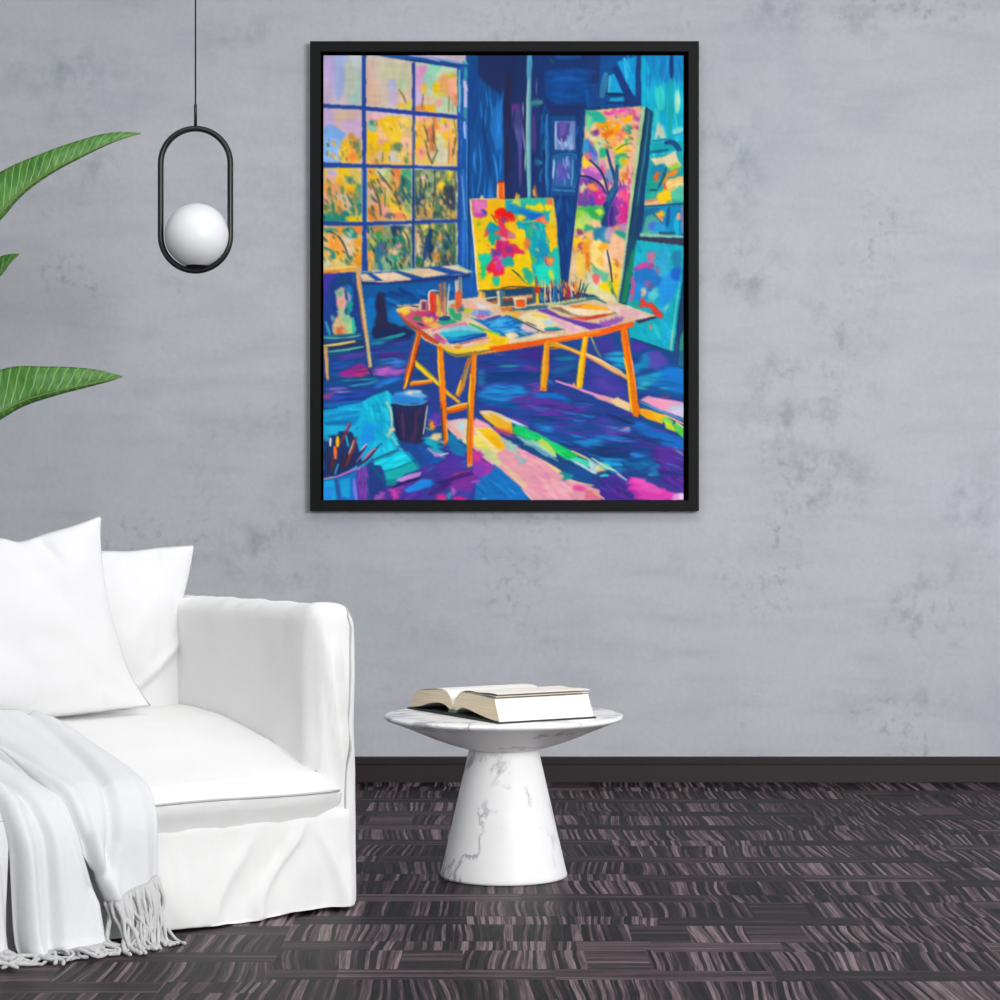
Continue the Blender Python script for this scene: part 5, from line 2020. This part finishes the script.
# ------------------------------------------------------------------ marble table
TX, TY = .010, 6.08
def build_table():
    t = empty('side_table', (TX, TY, 0))
    tag(t, 'round white marble pedestal table with conical base, holding the open book', 'table')
    link('base', lathe('base', [(0, 0), (.160, 0), (.1675, .002), (.1685, .008), (.166, .016), (.093, .335), (.088, .341), (0, .341)]), MARBLE, t)
    top = [(0, .336), (.070, .336), (.096, .339), (.125, .347), (.16, .358), (.20, .373), (.25, .394), (.29, .410), (.309, .4165), (.3165, .4205), (.318, .4245), (.3165, .4285), (.312, .4305), (.30, .431), (0, .431)]
    link('tabletop', lathe('tabletop', top, 128), MARBLE, t)
build_table()

# ------------------------------------------------------------------ open book
def build_book():
    P2 = Vector((-.0025, 5.807)); w = Vector((.50, -.866)).normalized(); s = Vector((.85, .527)).normalized()
    W, LEN = .49, .292
    P1 = P2-w*W; zt = .4312
    mid = P1+w*W*.5+s*LEN*.5
    b = empty('book', (mid.x, mid.y, zt))
    tag(b, 'thick open book with cream pages lying on the marble table', 'book')
    def pt(a, l, z): q = P1+w*a+s*l-mid; return (q.x, q.y, z)
    def prism(name, sec, l0, l1, mat, nl=6, endmat=None):
        rows = [[pt(a, l0+(l1-l0)*i/nl, z) for a, z in sec] for i in range(nl+1)]
        me = grid(name, rows, cv=True)
        bm = bmesh.new(); bm.from_mesh(me); bm.verts.ensure_lookup_table(); n = len(sec)
        f1 = bm.faces.new([bm.verts[i] for i in range(n)]); f2 = bm.faces.new([bm.verts[nl*n+i] for i in range(n)])
        if endmat is not None: f1.material_index = f2.material_index = endmat
        bmesh.ops.recalc_face_normals(bm, faces=bm.faces); bm.to_mesh(me); bm.free()
        o = link(name, me, mat, b, smooth=False); return o
    C = W*.5
    cov = [(-.004, .0), (-.004, .004), (C-.03, .007), (C-.014, .010), (C+.014, .010), (C+.03, .007), (W+.004, .004), (W+.004, 0), (C+.02, .0), (C-.02, .0)]
    prism('cover', cov, -.004, LEN+.004, COVER)
    prism('spine', [(C-.016, .0102), (C-.014, .016), (C, .019), (C+.014, .016), (C+.016, .0102)], -.0045, LEN, GREENB)
    rt = catmull([(C+.004, .030, 0), (C+.014, .047, 0), (C+.034, .061, 0), (C+.07, .066, 0), (C+.13, .0645, 0), (W-.026, .0605, 0)], 6)
    rb = catmull([(W-.001, .0045, 0), (W-.05, .008, 0), (W-.10, .0145, 0), (C+.08, .024, 0), (C+.045, .026, 0), (C+.02, .017, 0), (C+.004, .016, 0)], 5)
    prism('page_block', [(p.x, p.y) for p in rt]+[(W-.018, .042), (W-.008, .022)]+[(p.x, p.y) for p in rb], .002, LEN-.002, [PAGE, EDGE], 8, 1)
    lt = catmull([(C-.004, .030, 0), (C-.012, .046, 0), (C-.032, .060, 0), (C-.065, .064, 0), (C-.13, .060, 0), (.035, .050, 0)], 6)
    lb = catmull([(.002, .0045, 0), (.06, .012, 0), (.11, .024, 0), (C-.08, .029, 0), (C-.045, .026, 0), (C-.02, .017, 0), (C-.004, .016, 0)], 5)
    prism('page_block', [(p.x, p.y) for p in lt]+[(.022, .036), (.008, .016)]+[(p.x, p.y) for p in lb], .002, LEN-.002, [PAGE, EDGE], 8, 1)
    for dz, e, ex in ((.0035, .0035, .006), (.0075, .0065, .013)):
        a = [(p.x, p.y+dz*sm(C+.004, C+.09, p.x)+e*sm(C+.12, W-.03, p.x)) for p in rt[2:]]+[(W-.026+ex, .0605+dz+e-.001)]
        sec = a+[(x, z-.0009) for x, z in reversed(a)]
        prism('page', sec, .003, LEN-.004, PAGE)
    a = [(p.x, p.y+.0035*sm(C-.004, C-.10, p.x)) for p in lt[2:]]
    prism('page', a+[(x, z-.0009) for x, z in reversed(a)], .003, LEN-.004, PAGE)
build_book()

# ------------------------------------------------------------------ pendant lamp
def build_lamp():
    Y = 7.0; q = Y/FPX
    def P(px, py): return Vector(((px-500)*q, 0, 1-(py-500)*q))
    c = P(195.5, 0); top = 3.3
    root = empty('pendant_lamp', (c.x, Y, P(0, 273.5).z))
    tag(root, 'black oval ring pendant lamp holding a white glass globe, hanging by a cable', 'lamp')
    o = Vector((c.x, 0, root.location.z))
    R = 34.8*q; zt = P(0, 163.5).z; zb = P(0, 236).z
    path = []
    for i in range(33): a = math.pi*i/32; path.append((R*math.cos(a), 0, zt+R*math.sin(a)-o.z))
    for i in range(1, 10): path.append((-R, 0, zt+(zb-zt)*i/10-o.z))
    for i in range(33): a = math.pi+math.pi*i/32; path.append((R*math.cos(a), 0, zb+R*math.sin(a)-o.z))
    for i in range(1, 10): path.append((R, 0, zb+(zt-zb)*i/10-o.z))
    link('ring', tube('ring', path, .0092, 14, True, 1.35), BLACK, root)
    z1 = P(0, 128).z-o.z; z0 = P(0, 104).z-o.z
    link('stem', tube('stem', [(0, 0, z1), (0, 0, z0-.004), (0, 0, z0)], [.0048, .0048, .0036], 12), BLACK, root)
    link('cable', tube('cable', [(0, 0, z0-.003), (0, 0, top-o.z-.02)], .0024, 8), BLACK, root)
    rose = lathe('ceiling_rose', [(0, -.03), (.05, -.03), (.058, -.022), (.058, 0), (0, 0)], 40)
    ro = link('ceiling_rose', rose, BLACK, root); ro.location = (0, 0, top-o.z)
    rg = 32.2*q; gc = P(197, 235.6)
    g = lathe('globe', [(rg*math.sin(math.pi*i/48), -rg*math.cos(math.pi*i/48)) for i in range(49)], 72)
    go = link('globe', g, OPAL, root); go.location = (gc.x-o.x, 0, gc.z-o.z)
    zc = P(0, 269.5).z-o.z
    cup = link('globe_holder', lathe('globe_holder', [(0, -.002), (.020, 0), (.031, .0065), (.037, .0135), (.0385, .0165), (.036, .017), (0, .014)], 40), BLACK, root)
    cup.location = (gc.x-o.x, 0, zc)
build_lamp()

# ------------------------------------------------------------------ banana plant
def build_plant():
    bx, by = -2.05, 7.05
    root = empty('banana_plant', (bx, by, 0))
    tag(root, 'broad-leaved green banana plant reaching in from the left edge', 'plant')
    o = Vector((bx, by, 0))
    link('pot', lathe('pot', [(0, 0), (.15, 0), (.165, .01), (.205, .36), (.21, .38), (.195, .38), (.19, .35), (0, .345)], 48), POT, root)
    link('soil', lathe('soil', [(0, .351), (.189, .351), (.189, .348), (0, .347)], 40), SOIL, root)
    link('stem', tube('stem', catmull([(0, 0, .34), (.01, 0, .8), (-.01, .01, 1.3), (.01, 0, 1.75), (.02, 0, 2.05)], 6), [.055-.03*i/24 for i in range(25)], 14), STEM, root)
    def leaf(up, lo, y0, y1, base, fold, sag):
        n = 60; m = 14
        def res(pts):
            c = catmull([(a, b, 0) for a, b in pts], 10); L = [0]
            for a, b in zip(c, c[1:]): L.append(L[-1]+(b-a).length)
            out = []
            for i in range(n+1):
                d = L[-1]*i/n; j = 0
                while j < len(L)-2 and L[j+1] < d: j += 1
                t = (d-L[j])/max(1e-9, L[j+1]-L[j]); out.append(c[j].lerp(c[j+1], t))
            return out
        U, D = res(up), res(lo); rows = []; uvs = []; along = 0; prev = None; ribs = []
        for i in range(n+1):
            t = i/n; y = y0+(y1-y0)*t
            wd = (U[i]-D[i]).length*y/FPX
            row = []
            for j in range(m+1):
                f = j/m                              # 0 lower edge .. 1 upper edge
                p = D[i].lerp(U[i], f)
                a = (f-.16)/.84 if f > .16 else (.16-f)/.16*.6
                yy = y+fold*wd*a-.10*wd*math.sin(math.pi*min(1, max(0, a)))+.010*N3(t*9, f*3, y0)*min(1, wd*9)
                q = yy/FPX
                row.append(Vector(((p.x-500)*q, yy, 1-(p.y-500)*q))-o)
            mid = row[2]
            if prev is not None: along += (mid-prev).length
            prev = mid; ribs.append(mid)
            rows.append(row); uvs.append([(along, (j/m-.16)*1.0) for j in range(m+1)])
        me = grid('leaf', rows)
        ul = me.uv_layers.new(name='UVMap')
        flat = [u for r in uvs for u in r]
        for lp in me.loops: ul.data[lp.index].uv = flat[lp.vertex_index]
        bm = bmesh.new(); bm.from_mesh(me); bmesh.ops.recalc_face_normals(bm, faces=bm.faces); bm.to_mesh(me); bm.free()
        lf = link('leaf', me, LEAF, root)
        so = lf.modifiers.new('thickness', 'SOLIDIFY'); so.thickness = .0022
        rt = [r for i, r in enumerate(ribs) if i % 3 == 0]
        pet = [Vector(base)-o, (Vector(base)-o).lerp(ribs[0], .55)+Vector((0, 0, .04)), ribs[0]]
        pts = catmull(pet, 8)[:-1]+rt
        link('midrib', tube('midrib', pts, [.013*(1-.88*i/(len(pts)-1)) for i in range(len(pts))], 8), STEM, lf)
    leaf([(-150, 300), (-110, 255), (-60, 210), (0, 172), (40, 154), (72, 142.5), (100, 134.5), (120, 132), (141, 132.8)],
         [(-150, 330), (-110, 325), (-55, 280), (0, 221), (22, 196), (50, 175), (85, 156), (115, 142), (141, 133.4)], 6.75, 6.95, (bx+.02, by, 1.95), .35, 0)
    leaf([(-190, 420), (-140, 370), (-80, 310), (-30, 270), (0, 256.5), (10, 254), (19, 253.6)],
         [(-190, 440), (-140, 430), (-70, 360), (-25, 300), (0, 277), (10, 264), (19, 254.4)], 7.15, 7.2, (bx+.01, by, 1.7), .3, 0)
    leaf([(-170, 470), (-120, 425), (-60, 385), (0, 369.5), (20, 366), (45, 366.4), (72, 367), (98, 370), (122.5, 376)],
         [(-170, 500), (-120, 490), (-60, 455), (0, 420), (25, 406), (55, 396), (85, 388), (108, 382), (122.5, 377)], 6.65, 6.8, (bx, by, 1.4), .35, 0)
build_plant()

# ------------------------------------------------------------------ light, camera
wd = bpy.data.worlds.new('daylight'); bpy.context.scene.world = wd; wd.use_nodes = True
bg = wd.node_tree.nodes['Background']; bg.inputs[0].default_value = (.93, .96, 1.0, 1); bg.inputs[1].default_value = WORLD
def area(name, loc, target, sx, sy, power, col=(1, 1, 1)):
    l = bpy.data.lights.new(name, 'AREA'); l.shape = 'RECTANGLE'; l.size = sx; l.size_y = sy; l.energy = power; l.color = col
    o = bpy.data.objects.new(name, l); COL.objects.link(o); o.location = loc
    o.rotation_euler = (Vector(target)-Vector(loc)).to_track_quat('-Z', 'Y').to_euler()
    return o
for a in LIGHTS: area(*a)
cam = bpy.data.cameras.new('camera'); cam.sensor_width = 36; cam.lens = 36*FPX/1000; cam.clip_end = 60
co = bpy.data.objects.new('camera', cam); COL.objects.link(co); co.location = (0, 0, 1); co.rotation_euler = (math.pi/2, 0, 0)
sc = bpy.context.scene; sc.camera = co
sc.view_settings.view_transform = 'Standard'; sc.view_settings.look = 'None'
sc.view_settings.exposure = .24; sc.view_settings.gamma = 1; sc.view_settings.use_curve_mapping = False
